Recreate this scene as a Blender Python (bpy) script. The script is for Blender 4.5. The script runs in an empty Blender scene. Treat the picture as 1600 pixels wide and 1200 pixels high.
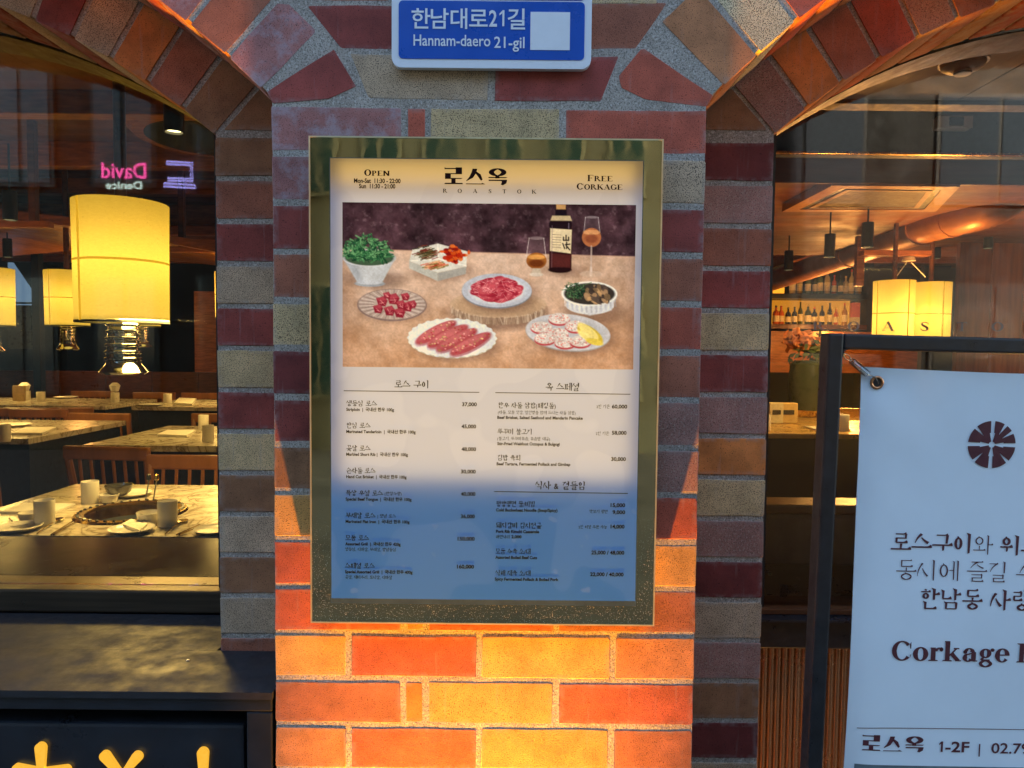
import bpy, bmesh, math, random
import numpy as np
from mathutils import Vector, Matrix
random.seed(7); np.random.seed(7)
scn = bpy.context.scene
COL = scn.collection
# ------------------------------------------------------------------ camera, world, sun, exposure
FPX, PITCH, ROLL = 1110.0, math.radians(2.79), math.radians(0.55)
CAMP = Vector((0, -0.99, 0))          # eye level is z = 0, the pavement is z = -1.5
_F = Vector((0, math.cos(PITCH), -math.sin(PITCH)))
_U0 = Vector((0, math.sin(PITCH), math.cos(PITCH))); _R0 = Vector((1, 0, 0))
_R = _R0 * math.cos(ROLL) + _U0 * math.sin(ROLL)
_U = -_R0 * math.sin(ROLL) + _U0 * math.cos(ROLL)
cam = bpy.data.cameras.new('camera'); camo = bpy.data.objects.new('camera', cam); COL.objects.link(camo)
M = Matrix.Identity(4)
for i in range(3):
    M[i][0] = _R[i]; M[i][1] = _U[i]; M[i][2] = -_F[i]; M[i][3] = CAMP[i]
camo.matrix_world = M
cam.sensor_width = 36; cam.lens = 36 * FPX / 1600; cam.clip_start = 0.02; cam.clip_end = 600
scn.camera = camo

def P(px, py, Y):
    """survey helper: the point of the plane y=Y that the photograph shows at pixel px,py"""
    d = _R * ((px - 800) / FPX) + _U * ((600 - py) / FPX) + _F
    return CAMP + d * ((Y - CAMP.y) / d.y)

SUN_EL, SUN_AZ = math.radians(30), math.radians(20)
wd = bpy.data.worlds.new('World'); scn.world = wd; wd.use_nodes = True
wn = wd.node_tree; bg = wn.nodes['Background']
sky = wn.nodes.new('ShaderNodeTexSky'); sky.sky_type = 'NISHITA'; sky.sun_disc = False
sky.sun_elevation = SUN_EL; sky.sun_rotation = SUN_AZ; sky.ozone_density = 2.5; sky.dust_density = 0.6
hs = wn.nodes.new('ShaderNodeMix'); hs.data_type = 'RGBA'; hs.blend_type = 'MULTIPLY'
hs.inputs[0].default_value = 1.0; hs.inputs[7].default_value = (1.10, 1.02, 0.90, 1)
wn.links.new(sky.outputs[0], hs.inputs[6]); wn.links.new(hs.outputs[2], bg.inputs[0])
bg.inputs[1].default_value = 0.15
sl = bpy.data.lights.new('sun', 'SUN'); sl.energy = 2.0; sl.angle = math.radians(0.5); sl.color = (1, .86, .68)
so = bpy.data.objects.new('sun', sl); COL.objects.link(so)
sd = Vector((math.sin(SUN_AZ) * math.cos(SUN_EL), math.cos(SUN_AZ) * math.cos(SUN_EL), math.sin(SUN_EL)))
so.rotation_euler = sd.to_track_quat('Z', 'Y').to_euler(); so.location = (0, 5, 12)
vs = scn.view_settings
vs.view_transform = 'Standard'; vs.look = 'None'; vs.gamma = 1; vs.exposure = 2.95
try: vs.use_curve_mapping = False
except Exception: pass
scn.cycles.use_denoising = True
scn.cycles.max_bounces = 7; scn.cycles.transparent_max_bounces = 16
scn.cycles.sample_clamp_indirect = 6; scn.cycles.caustics_reflective = False; scn.cycles.caustics_refractive = False

# ------------------------------------------------------------------ helpers
def lin(c):
    c = c / 255.0
    return c / 12.92 if c <= 0.04045 else ((c + 0.055) / 1.055) ** 2.4
def S(r, g, b, k=1.0): return (lin(r) * k, lin(g) * k, lin(b) * k, 1)

class MB:
    """collects simple solids, linked as ONE mesh"""
    def __init__(s): s.v = []; s.f = []; s.smooth = []
    def add(s, vs_, fs, sm=False):
        n = len(s.v); s.v += [tuple(v) for v in vs_]
        for f in fs: s.f.append(tuple(i + n for i in f)); s.smooth.append(sm)
        return s
    def box(s, x0, x1, y0, y1, z0, z1, M=None):
        v = [Vector((x, y, z)) for z in (z0, z1) for y in (y0, y1) for x in (x0, x1)]
        if M: v = [M @ p for p in v]
        return s.add(v, [(0, 2, 3, 1), (4, 5, 7, 6), (0, 1, 5, 4), (2, 6, 7, 3), (0, 4, 6, 2), (1, 3, 7, 5)])
    def bbox(s, x0, x1, y0, y1, z0, z1, b=.003, M=None):
        """box with chamfered edges"""
        bm = bmesh.new(); bmesh.ops.create_cube(bm, size=1)
        for v in bm.verts: v.co = Vector(((x0 + x1) / 2 + v.co.x * (x1 - x0), (y0 + y1) / 2 + v.co.y * (y1 - y0), (z0 + z1) / 2 + v.co.z * (z1 - z0)))
        bmesh.ops.bevel(bm, geom=bm.edges[:], offset=b, segments=2, affect='EDGES', profile=.6)
        bm.verts.index_update()
        v = [M @ q.co if M else q.co.copy() for q in bm.verts]
        s.add(v, [tuple(q.index for q in f.verts) for f in bm.faces]); bm.free(); return s
    def tube(s, pts, r, n=10, closed=False, cap=True):
        pts = [Vector(p) for p in pts]; rs = r if isinstance(r, (list, tuple)) else [r] * len(pts)
        L = len(pts); rings = []
        up = Vector((0, 0, 1)); a_prev = None
        for i, p in enumerate(pts):
            if closed: t = pts[(i + 1) % L] - pts[i - 1]
            else: t = pts[min(i + 1, L - 1)] - pts[max(i - 1, 0)]
            t.normalize()
            a = a_prev if a_prev is not None else (up if abs(t.dot(up)) < .9 else Vector((1, 0, 0)))
            a = (a - t * a.dot(t)).normalized(); a_prev = a; b = t.cross(a)
            rings.append([p + (a * math.cos(k * 2 * math.pi / n) + b * math.sin(k * 2 * math.pi / n)) * rs[i] for k in range(n)])
        v = [q for rg in rings for q in rg]; f = []
        for i in range(L if closed else L - 1):
            j = (i + 1) % L
            for k in range(n): f.append((i * n + k, i * n + (k + 1) % n, j * n + (k + 1) % n, j * n + k))
        if cap and not closed: f += [tuple(range(n))[::-1], tuple((L - 1) * n + k for k in range(n))]
        return s.add(v, f, True)
    def lathe(s, prof, c=(0, 0, 0), n=28, ax=1.0):
        v = []; f = []
        for r, z in prof:
            for k in range(n): a = 2 * math.pi * k / n; v.append((c[0] + r * math.cos(a), c[1] + r * math.sin(a) * ax, c[2] + z))
        for i in range(len(prof) - 1):
            for k in range(n): f.append((i * n + k, i * n + (k + 1) % n, (i + 1) * n + (k + 1) % n, (i + 1) * n + k))
        return s.add(v, f, True)
    def prism(s, pts, y0, y1):
        """2D outline in x,z pushed from y0 (front) to y1"""
        n = len(pts)
        return s.add([(x, y0, z) for x, z in pts] + [(x, y1, z) for x, z in pts],
                     [tuple(range(n)), tuple(range(2 * n - 1, n - 1, -1))] + [(i, i + n, (i + 1) % n + n, (i + 1) % n) for i in range(n)])
    def build(s, name, mat, parent=None):
        me = bpy.data.meshes.new(name); me.from_pydata(s.v, [], s.f)
        me.polygons.foreach_set('use_smooth', s.smooth)
        bm = bmesh.new(); bm.from_mesh(me); bmesh.ops.recalc_face_normals(bm, faces=bm.faces[:]); bm.to_mesh(me); bm.free()
        me.materials.append(mat)
        if any(s.smooth):
            try: me.set_sharp_from_angle(angle=math.radians(38))
            except Exception: pass
        return link(name, me, parent)

def link(name, me, parent=None):
    o = bpy.data.objects.new(name, me); COL.objects.link(o)
    if parent is not None:
        o.parent = parent
        o.location = -Vector(TOP[parent.name] if parent.name in TOP else (0, 0, 0))
        if parent.type == 'MESH': o.location = (0, 0, 0)
    return o
TOP = {}
def thing(name, label, cat, loc=(0, 0, 0), group=None):
    o = bpy.data.objects.new(name, None); COL.objects.link(o); o.location = loc; o.empty_display_size = .1
    TOP[o.name] = tuple(loc); o['label'] = label; o['category'] = cat
    if group: o['group'] = group
    return o
def tag(o, label, cat, group=None):
    o['label'] = label; o['category'] = cat
    if group: o['group'] = group
    return o
def struct(o): o['kind'] = 'structure'; return o
def dup(root, loc, label, rz=0, group=None, sc=None):
    def cp(o, par):
        c = o.copy(); COL.objects.link(c)
        if par is not None: c.parent = par
        for ch in [k for k in CH.get(o, [])]: cp(ch, c)
        return c
    global CH
    CH = {}
    for k in bpy.data.objects:
        if k.parent: CH.setdefault(k.parent, []).append(k)
    r = cp(root, None); r.location = loc; r.rotation_euler = (0, 0, rz); r['label'] = label
    if sc: r.scale = (sc, sc, sc)
    if group: r['group'] = group
    return r
CH = {}

# ------------------------------------------------------------------ materials
def nt(name):
    m = bpy.data.materials.new(name); m.use_nodes = True
    return m, m.node_tree, m.node_tree.nodes['Principled BSDF']
def pos(t, kind='pos'):
    if kind == 'obj': return t.nodes.new('ShaderNodeTexCoord').outputs['Object']
    return t.nodes.new('ShaderNodeNewGeometry').outputs['Position']
def noise(t, vec, scale, detail=3, rough=.55, stretch=None):
    n = t.nodes.new('ShaderNodeTexNoise'); n.inputs['Scale'].default_value = scale
    n.inputs['Detail'].default_value = detail; n.inputs['Roughness'].default_value = rough
    if stretch:
        mp = t.nodes.new('ShaderNodeMapping'); mp.inputs['Scale'].default_value = stretch
        t.links.new(vec, mp.inputs['Vector']); vec = mp.outputs[0]
    t.links.new(vec, n.inputs['Vector']); return n.outputs['Fac']
def ramp(t, fac, stops):
    r = t.nodes.new('ShaderNodeValToRGB'); cr = r.color_ramp
    while len(cr.elements) < len(stops): cr.elements.new(.5)
    for e, (p, c) in zip(cr.elements, stops): e.position = p; e.color = c if len(c) == 4 else (*c, 1)
    t.links.new(fac, r.inputs[0]); return r.outputs[0]
def mix(t, fac, a, b, mode='MIX'):
    m = t.nodes.new('ShaderNodeMix'); m.data_type = 'RGBA'; m.blend_type = mode
    for sck, v in ((m.inputs[0], fac), (m.inputs[6], a), (m.inputs[7], b)):
        if hasattr(v, 'is_linked'): t.links.new(v, sck)
        else: sck.default_value = v if not isinstance(v, tuple) or len(v) == 4 else (*v, 1)
    return m.outputs[2]
def bump(t, b, h, strength=.3, dist=.001):
    n = t.nodes.new('ShaderNodeBump'); n.inputs['Strength'].default_value = strength; n.inputs['Distance'].default_value = dist
    t.links.new(h, n.inputs['Height']); t.links.new(n.outputs[0], b.inputs['Normal'])
def plain(name, col, rough=.6, metal=0, var=.12, scale=40, bmp=0, spec=.5, coord='pos', stretch=None):
    m, t, b = nt(name); c = (*col[:3], 1)
    v = pos(t, coord); n = noise(t, v, scale, 4, stretch=stretch)
    lo = tuple(x * (1 - var) for x in c[:3]); hi = tuple(min(1, x * (1 + var)) for x in c[:3])
    t.links.new(ramp(t, n, [(.3, lo), (.7, hi)]), b.inputs['Base Color'])
    t.links.new(ramp(t, noise(t, v, max(3, scale * .8), 5, .7), [(.3, (rough * .7,) * 3), (.75, (min(1, rough * 1.45),) * 3)]), b.inputs['Roughness']); b.inputs['Metallic'].default_value = metal
    b.inputs['Specular IOR Level'].default_value = spec
    if bmp: bump(t, b, noise(t, v, scale * 4, 3), bmp, .001)
    return m
def emit(name, col, strength):
    strength *= .80
    m = bpy.data.materials.new(name); m.use_nodes = True; t = m.node_tree; t.nodes.clear()
    e = t.nodes.new('ShaderNodeEmission'); e.inputs[0].default_value = (*col[:3], 1); e.inputs[1].default_value = strength
    o = t.nodes.new('ShaderNodeOutputMaterial'); t.links.new(e.outputs[0], o.inputs[0]); return m
def brickmat(name, base, dark=.35, thr=.60, grain=.25, bloom=0.0, light=0.0):
    base = (base[0] * 1.28, base[1] * 1.18, base[2] * 1.04)
    m, t, b = nt(name); v = pos(t)
    oi = t.nodes.new('ShaderNodeObjectInfo')
    c = mix(t, ramp(t, noise(t, v, 22, 4), [(.30, (0, 0, 0)), (.72, (1, 1, 1))]), tuple(x * .62 for x in base), tuple(min(1, x * 1.30) for x in base))
    br = t.nodes.new('ShaderNodeMapRange'); br.inputs[3].default_value = .82; br.inputs[4].default_value = 1.16
    t.links.new(oi.outputs['Random'], br.inputs[0])
    cb = t.nodes.new('ShaderNodeCombineColor')
    for i in range(3): t.links.new(br.outputs[0], cb.inputs[i])
    c = mix(t, 1.0, c, cb.outputs[0], 'MULTIPLY')
    g = noise(t, v, 900, 2, .6)
    c = mix(t, ramp(t, g, [(.35, (0, 0, 0)), (.65, (grain, grain, grain))]), c, tuple(min(1, x * 1.9 + .02) for x in base))
    if light > 0:
        c = mix(t, ramp(t, noise(t, v, 300, 1, .4), [(.58, (0, 0, 0)), (.63, (light, light, light))]), c, (.55, .50, .42))
    sp = ramp(t, noise(t, v, 700, 1, .4), [(thr, (0, 0, 0)), (thr + .035, (1, 1, 1))])
    c = mix(t, sp, c, tuple(x * dark for x in base))
    vo = t.nodes.new('ShaderNodeTexVoronoi'); vo.inputs['Scale'].default_value = 95; t.links.new(v, vo.inputs['Vector'])
    big = ramp(t, vo.outputs['Distance'], [(.07, (.8, .8, .8)), (.11, (0, 0, 0))])
    c = mix(t, big, c, tuple(x * .25 for x in base))
    # mortar smear and wear along the edges
    gn = t.nodes.new('ShaderNodeTexCoord'); sx = t.nodes.new('ShaderNodeSeparateXYZ'); t.links.new(gn.outputs['Generated'], sx.inputs[0])
    def edge(sock, w_):
        a = t.nodes.new('ShaderNodeMath'); a.operation = 'SUBTRACT'; a.inputs[1].default_value = .5; t.links.new(sock, a.inputs[0])
        a2 = t.nodes.new('ShaderNodeMath'); a2.operation = 'ABSOLUTE'; t.links.new(a.outputs[0], a2.inputs[0])
        a3 = t.nodes.new('ShaderNodeMapRange'); a3.inputs[1].default_value = .5 - w_; a3.inputs[2].default_value = .5; t.links.new(a2.outputs[0], a3.inputs[0]); return a3.outputs[0]
    mx = t.nodes.new('ShaderNodeMath'); mx.operation = 'MAXIMUM'; t.links.new(edge(sx.outputs[0], .05), mx.inputs[0]); t.links.new(edge(sx.outputs[2], .13), mx.inputs[1])
    ml = t.nodes.new('ShaderNodeMath'); ml.operation = 'MULTIPLY'; t.links.new(mx.outputs[0], ml.inputs[0])
    t.links.new(ramp(t, noise(t, v, 55, 5, .7), [(.42, (0, 0, 0)), (.62, (1, 1, 1))]), ml.inputs[1])
    c = mix(t, ml.outputs[0], c, tuple(min(1, x * .55 + .16) for x in base))
    # thin whitish runs and salt bloom left by rain
    runs = ramp(t, noise(t, v, 30, 4, .6, stretch=(3, 1, .22)), [(.60, (0, 0, 0)), (.78, (.28, .28, .28))])
    c = mix(t, runs, c, (.40, .38, .38))
    if bloom:
        c = mix(t, ramp(t, noise(t, v, 26, 5, .7), [(.48, (0, 0, 0)), (.62, (bloom, bloom, bloom))]), c, (.42, .40, .46))
    t.links.new(c, b.inputs['Base Color'])
    b.inputs['Roughness'].default_value = .78; b.inputs['Specular IOR Level'].default_value = .35
    h = mix(t, .5, noise(t, v, 500, 3, .7), noise(t, v, 60, 3), 'MIX')
    h = mix(t, sp, h, (0, 0, 0)); bump(t, b, h, .55, .0016)
    return m
BR = dict(
    maroon=brickmat('maroon_brick', (.21, .046, .042), thr=.64, grain=.18),
    wine=brickmat('dark_wine_brick', (.13, .027, .028), thr=.66, grain=.12),
    red=brickmat('red_brick', (.34, .082, .055), thr=.63, grain=.3),
    redbrown=brickmat('red_brown_brick', (.27, .10, .065), thr=.62, grain=.3),
    orange=brickmat('orange_brick', (.46, .17, .05), thr=.66, grain=.12),
    spot=brickmat('spotted_orange_brick', (.44, .20, .10), dark=.12, thr=.635, grain=.15),
    beige=brickmat('speckled_beige_brick', (.46, .35, .21), dark=.14, thr=.585, grain=.4),
    tan=brickmat('uplit_sand_brick', (.50, .27, .09), dark=.25, thr=.62, grain=.3),  # lit copy of the sand brick, the uplight's gold mixed into its colour
    sand=brickmat('coarse_sand_brick', (.52, .42, .30), dark=.10, thr=.55, grain=.6),
    mauve=brickmat('mauve_brick', (.26, .145, .135), thr=.6, grain=.4, light=.25),
    stained=brickmat('chalky_mauve_brick', (.27, .12, .125), thr=.62, grain=.3, bloom=.5),
    gray=brickmat('grey_speckled_brick', (.38, .30, .225), dark=.15, thr=.575, grain=.4),
    brown=brickmat('brown_brick', (.24, .125, .07), thr=.64, grain=.15))
m_, t_, b_ = nt('sandy_mortar'); v_ = pos(t_)
c_ = mix(t_, ramp(t_, noise(t_, v_, 18, 4), [(.3, (0, 0, 0)), (.7, (1, 1, 1))]), (.36, .32, .28), (.53, .48, .43))
c_ = mix(t_, ramp(t_, noise(t_, v_, 520, 2, .6), [(.52, (0, 0, 0)), (.6, (.8, .8, .8))]), c_, (.14, .135, .12))
c_ = mix(t_, ramp(t_, noise(t_, v_, 300, 1, .4), [(.62, (0, 0, 0)), (.66, (.7, .7, .7))]), c_, (.65, .63, .6))
t_.links.new(c_, b_.inputs['Base Color']); b_.inputs['Roughness'].default_value = .95
bump(t_, b_, mix(t_, .5, noise(t_, v_, 420, 4, .8), noise(t_, v_, 90, 3)), 1.0, .004); MORTAR = m_

BLACK = plain('black_powder_coat', (.012, .014, .018), .38, var=.3, scale=60, bmp=.06)
NAVY = plain('dark_navy_paint', (.016, .020, .028), .34, var=.25, scale=14, bmp=.05)
STEEL = plain('dull_steel', (.32, .33, .35), .3, 1, var=.1, scale=50)
CHROME = plain('chrome', (.42, .41, .38), .10, 1, var=.05, scale=30)
BRASS = plain('brass', (.75, .50, .16), .25, 1, var=.15, scale=20)
WOOD = plain('orange_stained_wood', (.30, .11, .035), .42, var=.35, scale=9, stretch=(1, 6, 6), spec=.4)
WOODD = plain('dark_stained_wood', (.10, .038, .016), .35, var=.35, scale=9, stretch=(1, 7, 7), spec=.45)
CHAIRW = plain('honey_wood', (.30, .12, .04), .38, var=.25, scale=14, coord='obj', stretch=(1, 1, .2))
WHITEC = plain('glazed_white_ceramic', (.72, .70, .66), .22, var=.04, scale=30)
PAPER = plain('white_paper', (.75, .73, .68), .7, var=.04, scale=40)
FABRIC = plain('navy_cloth', (.020, .026, .040), .8, var=.3, scale=60)
PLASTER = plain('mauve_grey_plaster', (.26, .235, .245), .7, var=.15, scale=5)
SMOKE = plain('cream_plastic', (.62, .60, .54), .45, var=.05, scale=60)

# ================================================================== large structure
GZ = -1.5
struct(MB().box(-120, 120, -120, 120, GZ - .3, GZ).build('ground', plain('grey_paving', (.12, .09, .06), .85, var=.25, scale=3, bmp=.3)))
# ---- arches: centre, radii of the outer (front) and inner (set back) order
ARC = {'L': (-1.162, -.458), 'R': (1.109, -.44)}
RO, RI = 1.15, 1.05
XO = {'L': -.332, 'R': .262}; XI = {'L': -.471, 'R': .409}
YI = .147; YG = .345
ZC = -.002; CH_ = .067
def arcpts(side, R, x_in, n=40, ztop=None):
    cx, cz = ARC[side]; sgn = 1 if side == 'L' else -1
    ph = math.asin(min(1, abs(x_in - cx) / R))
    return [(cx + sgn * R * math.sin(ph - 2 * ph * i / n), cz + R * math.cos(ph - 2 * ph * i / n)) for i in range(n + 1)]
def pier_outline(R, X, top=1.35, out=2.75):
    aL = arcpts('L', R, X['L']); aR = arcpts('R', R, X['R'])
    xl = aL[-1][0]; xr = aR[-1][0]
    o = [(X['L'], GZ)] + [aL[0]] + aL[1:] + [(xl, GZ), (-out, GZ), (-out, top), (out, top), (out, GZ), (xr, GZ)] + aR[::-1] + [(X['R'], GZ)]
    return o
wall = thing('brick_wall', 'patchwork brick wall with a central pier between two stepped brick arches', 'brick wall', (0, .1, GZ))
MB().prism(pier_outline(RO + .003, {'L': XO['L'] - .000, 'R': XO['R']}), .0005, YI).build('mortar', MORTAR, wall)
MB().prism(pier_outline(RI + .003, XI), YI + .0016, .335).build('mortar', MORTAR, wall)
struct(MB().box(-8, 8, .0, 11, 1.352, 14).build('upper_floor_sun_block', plain('upper_render', (.3, .25, .2), .8)))  # unseen block, made tall to keep the sun off the lane
struct(MB().box(-8, -2.76, .0, .335, GZ, 1.35).box(2.76, 8, .0, .335, GZ, 1.35).build('side_walls', plain('side_render', (.16, .07, .05), .8, scale=6, var=.3)))

def smooth_outline(pts, seg=.03, jit=.0007):
    # knock every corner off by a random few millimetres
    q = []; n = len(pts)
    for i in range(n):
        a, b, c = pts[i - 1], pts[i], pts[(i + 1) % n]; k = random.choice((.0008, .001, .0015, .0028))
        for o_ in (a, c): L = math.hypot(o_[0] - b[0], o_[1] - b[1]); u = min(.3, k * random.uniform(.7, 1.2) / L); q.append((b[0] + (o_[0] - b[0]) * u, b[1] + (o_[1] - b[1]) * u))
    pts = q
    out = []; n = len(pts)
    for i in range(n):
        a, b = pts[i], pts[(i + 1) % n]; L = math.hypot(b[0] - a[0], b[1] - a[1]); k = max(1, int(L / seg))
        for j in range(k):
            f = j / k; out.append((a[0] + (b[0] - a[0]) * f + random.uniform(-jit, jit), a[1] + (b[1] - a[1]) * f + random.uniform(-jit, jit)))
    return out
def brick(pts, y, kind, depth=.03, seg=.034):
    cx = sum(p[0] for p in pts) / len(pts); cz = sum(p[1] for p in pts) / len(pts)
    o = smooth_outline(pts, seg); n = len(o); ch = .0010; v = []; f = []
    dy = random.uniform(-.0003, .0004); ty = random.uniform(-.006, .006); tz = random.uniform(-.006, .006)
    def ins(p, e):
        dx, dz = p[0] - cx, p[1] - cz; L = math.hypot(dx, dz)
        # inset along both axes so thin bricks stay rectangular
        w = max(abs(q[0] - cx) for q in o); h = max(abs(q[1] - cz) for q in o)
        return (cx + dx * (1 - e / w), cz + dz * (1 - e / h))
    for (e, yy) in ((ch, y), (ch * .35, y + ch * .35), (0, y + ch * 1.1), (0, y + depth)):
        for p in o:
            q = ins(p, e) if e else p
            v.append((q[0] - cx, yy - y + dy + (q[0] - cx) * ty * .2 + (q[1] - cz) * tz, q[1] - cz))
    f.append(tuple(range(n)))
    for r in range(3):
        for k in range(n): f.append((r * n + k, r * n + (k + 1) % n, (r + 1) * n + (k + 1) % n, (r + 1) * n + k))
    me = bpy.data.meshes.new('brick'); me.from_pydata(v, [], f)
    me.polygons.foreach_set('use_smooth', [False] + [True] * (len(f) - 1))
    bm = bmesh.new(); bm.from_mesh(me); bmesh.ops.recalc_face_normals(bm, faces=bm.faces[:])
    bm.to_mesh(me); bm.free()
    # recalc on an open shell may flip: make the front face look at -y
    if me.polygons[0].normal.y > 0: me.flip_normals()
    me.materials.append(BR[kind])
    ob = bpy.data.objects.new('brick', me); COL.objects.link(ob); ob.parent = wall
    ob.location = Vector((cx, y, cz)) - Vector((0, .1, GZ)); return ob
def rect(x0, x1, z0, z1): return [(x0, z0), (x1, z0), (x1, z1), (x0, z1)]
J = .0042                                                   # half a joint
kinds = list(BR)
vis = ['maroon', 'red', 'redbrown', 'orange', 'beige', 'mauve', 'gray', 'brown', 'wine', 'spot']
LP = {4: 'stained', 3: 'stained', 2: 'maroon', 1: 'redbrown', 0: 'beige', -1: 'wine', -2: 'maroon', -3: 'brown', -4: 'tan', -5: 'red', -6: 'red'}
RP = {4: 'red', 3: 'gray', 2: 'maroon', 1: 'redbrown', 0: 'red', -1: 'redbrown', -2: 'mauve', -3: 'mauve', -4: 'red', -5: 'tan', -6: 'redbrown'}
ROWS = {4: ('stained', 'red', 'beige', 'red'), -7: ('tan', 'red', 'tan', 'spot'), -8: ('redbrown', 'orange', 'tan', 'red'), -9: ('spot', 'red', 'tan', 'redbrown'), -6: ('red', 'orange', 'red', 'redbrown')}
for k in range(-22, 5):
    z0 = k * CH_ + ZC + J; z1 = (k + 1) * CH_ + ZC - J
    xl, xr = XO['L'], XO['R']
    if k % 2 == 0: cuts = [xl, -.1505, -.119, .066, xr]
    else: cuts = [xl, -.2285, -.0425, .147, xr]
    cols = list(ROWS.get(k, [random.choice(vis) for _ in range(4)]))
    if k in LP: cols[0] = LP[k]
    if k in RP: cols[3] = RP[k]
    if k == -7: cols = ['tan', 'red', 'tan', 'spot']
    for i in range(4):
        a = cuts[i] + (J if i else -.0008) + random.uniform(-.0006, .0006); b = cuts[i + 1] - (J if i < 3 else -.0008)
        brick(rect(a, b, z0 + random.uniform(-.0006, .0006), z1 + random.uniform(-.0006, .0006)), 0, cols[i], depth=YI - .002 if i in (0, 3) else .03)
LR = {4: 'brown', 3: 'redbrown', 2: 'maroon', 1: 'gray', 0: 'maroon', -1: 'beige', -2: 'maroon', -3: 'beige', -4: 'brown', -5: 'gray', -6: 'brown', -7: 'gray', -8: 'redbrown'}
RR = {4: 'wine', 3: 'mauve', 2: 'redbrown', 1: 'maroon', 0: 'beige', -1: 'maroon', -2: 'mauve', -3: 'orange', -4: 'beige', -5: 'mauve', -6: 'wine', -7: 'gray', -8: 'mauve', -9: 'brown', -10: 'wine', -11: 'gray'}
for k in range(-22, 5):
    z0 = k * CH_ + ZC + J; z1 = (k + 1) * CH_ + ZC - J
    if k > -9: brick(rect(XI['L'] - .0008, -.25, z0, z1), YI, LR.get(k, random.choice(vis)), depth=.18)
    brick(rect(.20, XI['R'] + .0008, z0, z1), YI, RR.get(k, random.choice(vis)), depth=.18)
# ---- arch rings
def ring(side, R, y, ph0, n, cols, length, depth):
    cx, cz = ARC[side]; sg = 1 if side == 'L' else -1; st = CH_ / R * 1.008; g = .0042 / R
    for i in range(n):
        a, b = ph0 - i * st - g, ph0 - (i + 1) * st + g
        ln = length + random.uniform(-.004, .004)
        def pt(r, p, ex=0): return (cx + sg * r * math.sin(p), cz + r * math.cos(p))
        e = g * (R / (R + ln))
        pts = [pt(R - .0008, a), pt(R - .0008, b), pt(R + ln, b - (st * 0 + .0)), pt(R + ln, a)]
        if sg > 0: pts = pts[::-1]
        brick(pts, y, cols[i] if i < len(cols) else random.choice(vis), depth=depth)
rad = math.radians
ring('L', RO, 0, rad(45.3), 15, ['stained', 'redbrown', 'stained', 'maroon', 'mauve', 'red'], .108, YI - .002)
ring('R', RO, 0, rad(45.9), 15, ['spot', 'sand', 'red', 'redbrown', 'mauve', 'orange'], .124, YI - .002)
ring('L', RI, YI, rad(41.2), 15, ['brown', 'redbrown', 'orange', 'gray', 'maroon', 'gray', 'maroon', 'brown'], .15, .18)
ring('R', RI, YI, rad(41.9), 15, ['mauve', 'orange', 'redbrown', 'red', 'mauve', 'redbrown', 'brown'], .15, .18)
def pxpoly(pts, Y): return [(lambda q: (q.x, q.z))(P(a, b, Y)) for a, b in pts]
# wedge bricks at the springings and cut bricks of the spandrel
for pts, Y, kd in (
        ([(417, 143), (426, 161), (515, 154), (557, 134), (521, 77)], 0, 'maroon'),
        ([(1004, 74), (966, 119), (970, 136), (1009, 155), (1105, 167), (1114, 149)], 0, 'red'),
        ([(548, 84), (576, 153), (761, 157), (764, 87)], 0, 'gray'),
        ([(774, 89), (773, 158), (939, 158), (967, 88)], 0, 'maroon'),
        ([(480, 8), (533, 76), (690, 79), (690, 8)], 0, 'maroon'),
        ([(697, 8), (697, 79), (850, 80), (850, 8)], 0, 'beige'),
        ([(858, 7), (858, 79), (993, 76), (1043, 4)], 0, 'redbrown'),
        ([(350, 203), (432, 204), (432, 121), (421, 121)], YI, 'brown'),
        ([(1138, 131), (1100, 131), (1100, 203), (1199, 204)], YI, 'brown')):
    brick(pxpoly(pts, Y), Y, kd, depth=.02)
for k, cc in ((7, ('red', 'mauve', 'maroon', 'beige')), (8, ('beige', 'red', 'redbrown', 'mauve')), (9, ('maroon', 'orange', 'red', 'mauve')), (10, ('red', 'beige', 'mauve', 'maroon'))):
    z0 = k * CH_ + ZC + J; z1 = (k + 1) * CH_ + ZC - J
    a = ARC['L'][0] + math.sqrt(max(0, (RO + .125) ** 2 - (z0 - ARC['L'][1]) ** 2)); b = ARC['R'][0] - math.sqrt(max(0, (RO + .14) ** 2 - (z0 - ARC['R'][1]) ** 2))
    xs = [a + (b - a) * i / 4 for i in range(5)]
    for i in range(4): brick(rect(xs[i] + J, xs[i + 1] - J, z0, z1), 0, cc[i])
# ---- street across: narrow lane with facades that the glass and brass mirror
def bldg(name, label, x0, x1, y1, y0, h, col, wcol, nx, nz, zb):
    r = thing(name, label, 'building', ((x0 + x1) / 2, y1, GZ))
    MB().box(x0, x1, y0, y1, GZ, h).build('wall', plain(label[:20], col, .8, var=.15, scale=2), r)
    gl = plain('dark_window_glass', wcol, .08, var=.2, scale=2)
    fr = plain('pale_window_frame', tuple(min(.6, c_ * 1.5) for c_ in col), .5)
    w = (x1 - x0) / nx
    for i in range(nx):
        for j in range(nz):
            a = x0 + w * (i + .18); b = x0 + w * (i + .82); c = zb + j * 2.9; d = c + 1.7
            q = MB().box(a, b, y1, y1 + .06, c, d).build('window', fr, r)
            MB().box(a + .06, (a + b) / 2 - .03, y1 + .06, y1 + .075, c + .06, d - .06).box((a + b) / 2 + .03, b - .06, y1 + .06, y1 + .075, c + .06, d - .06).build('pane', gl, q)
bldg('building', 'dark brown building across the lane to the right of the cream one', 2.95, 9, -9.5, -15, 7.5, (.045, .040, .030), (.015, .025, .028), 2, 3, -.6)
bldg('building', 'cream building straight across the lane with pale window frames', -3.2, 2.9, -9.3, -15, 8.5, (.16, .14, .085), (.03, .06, .05), 7, 3, -.75)
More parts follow.
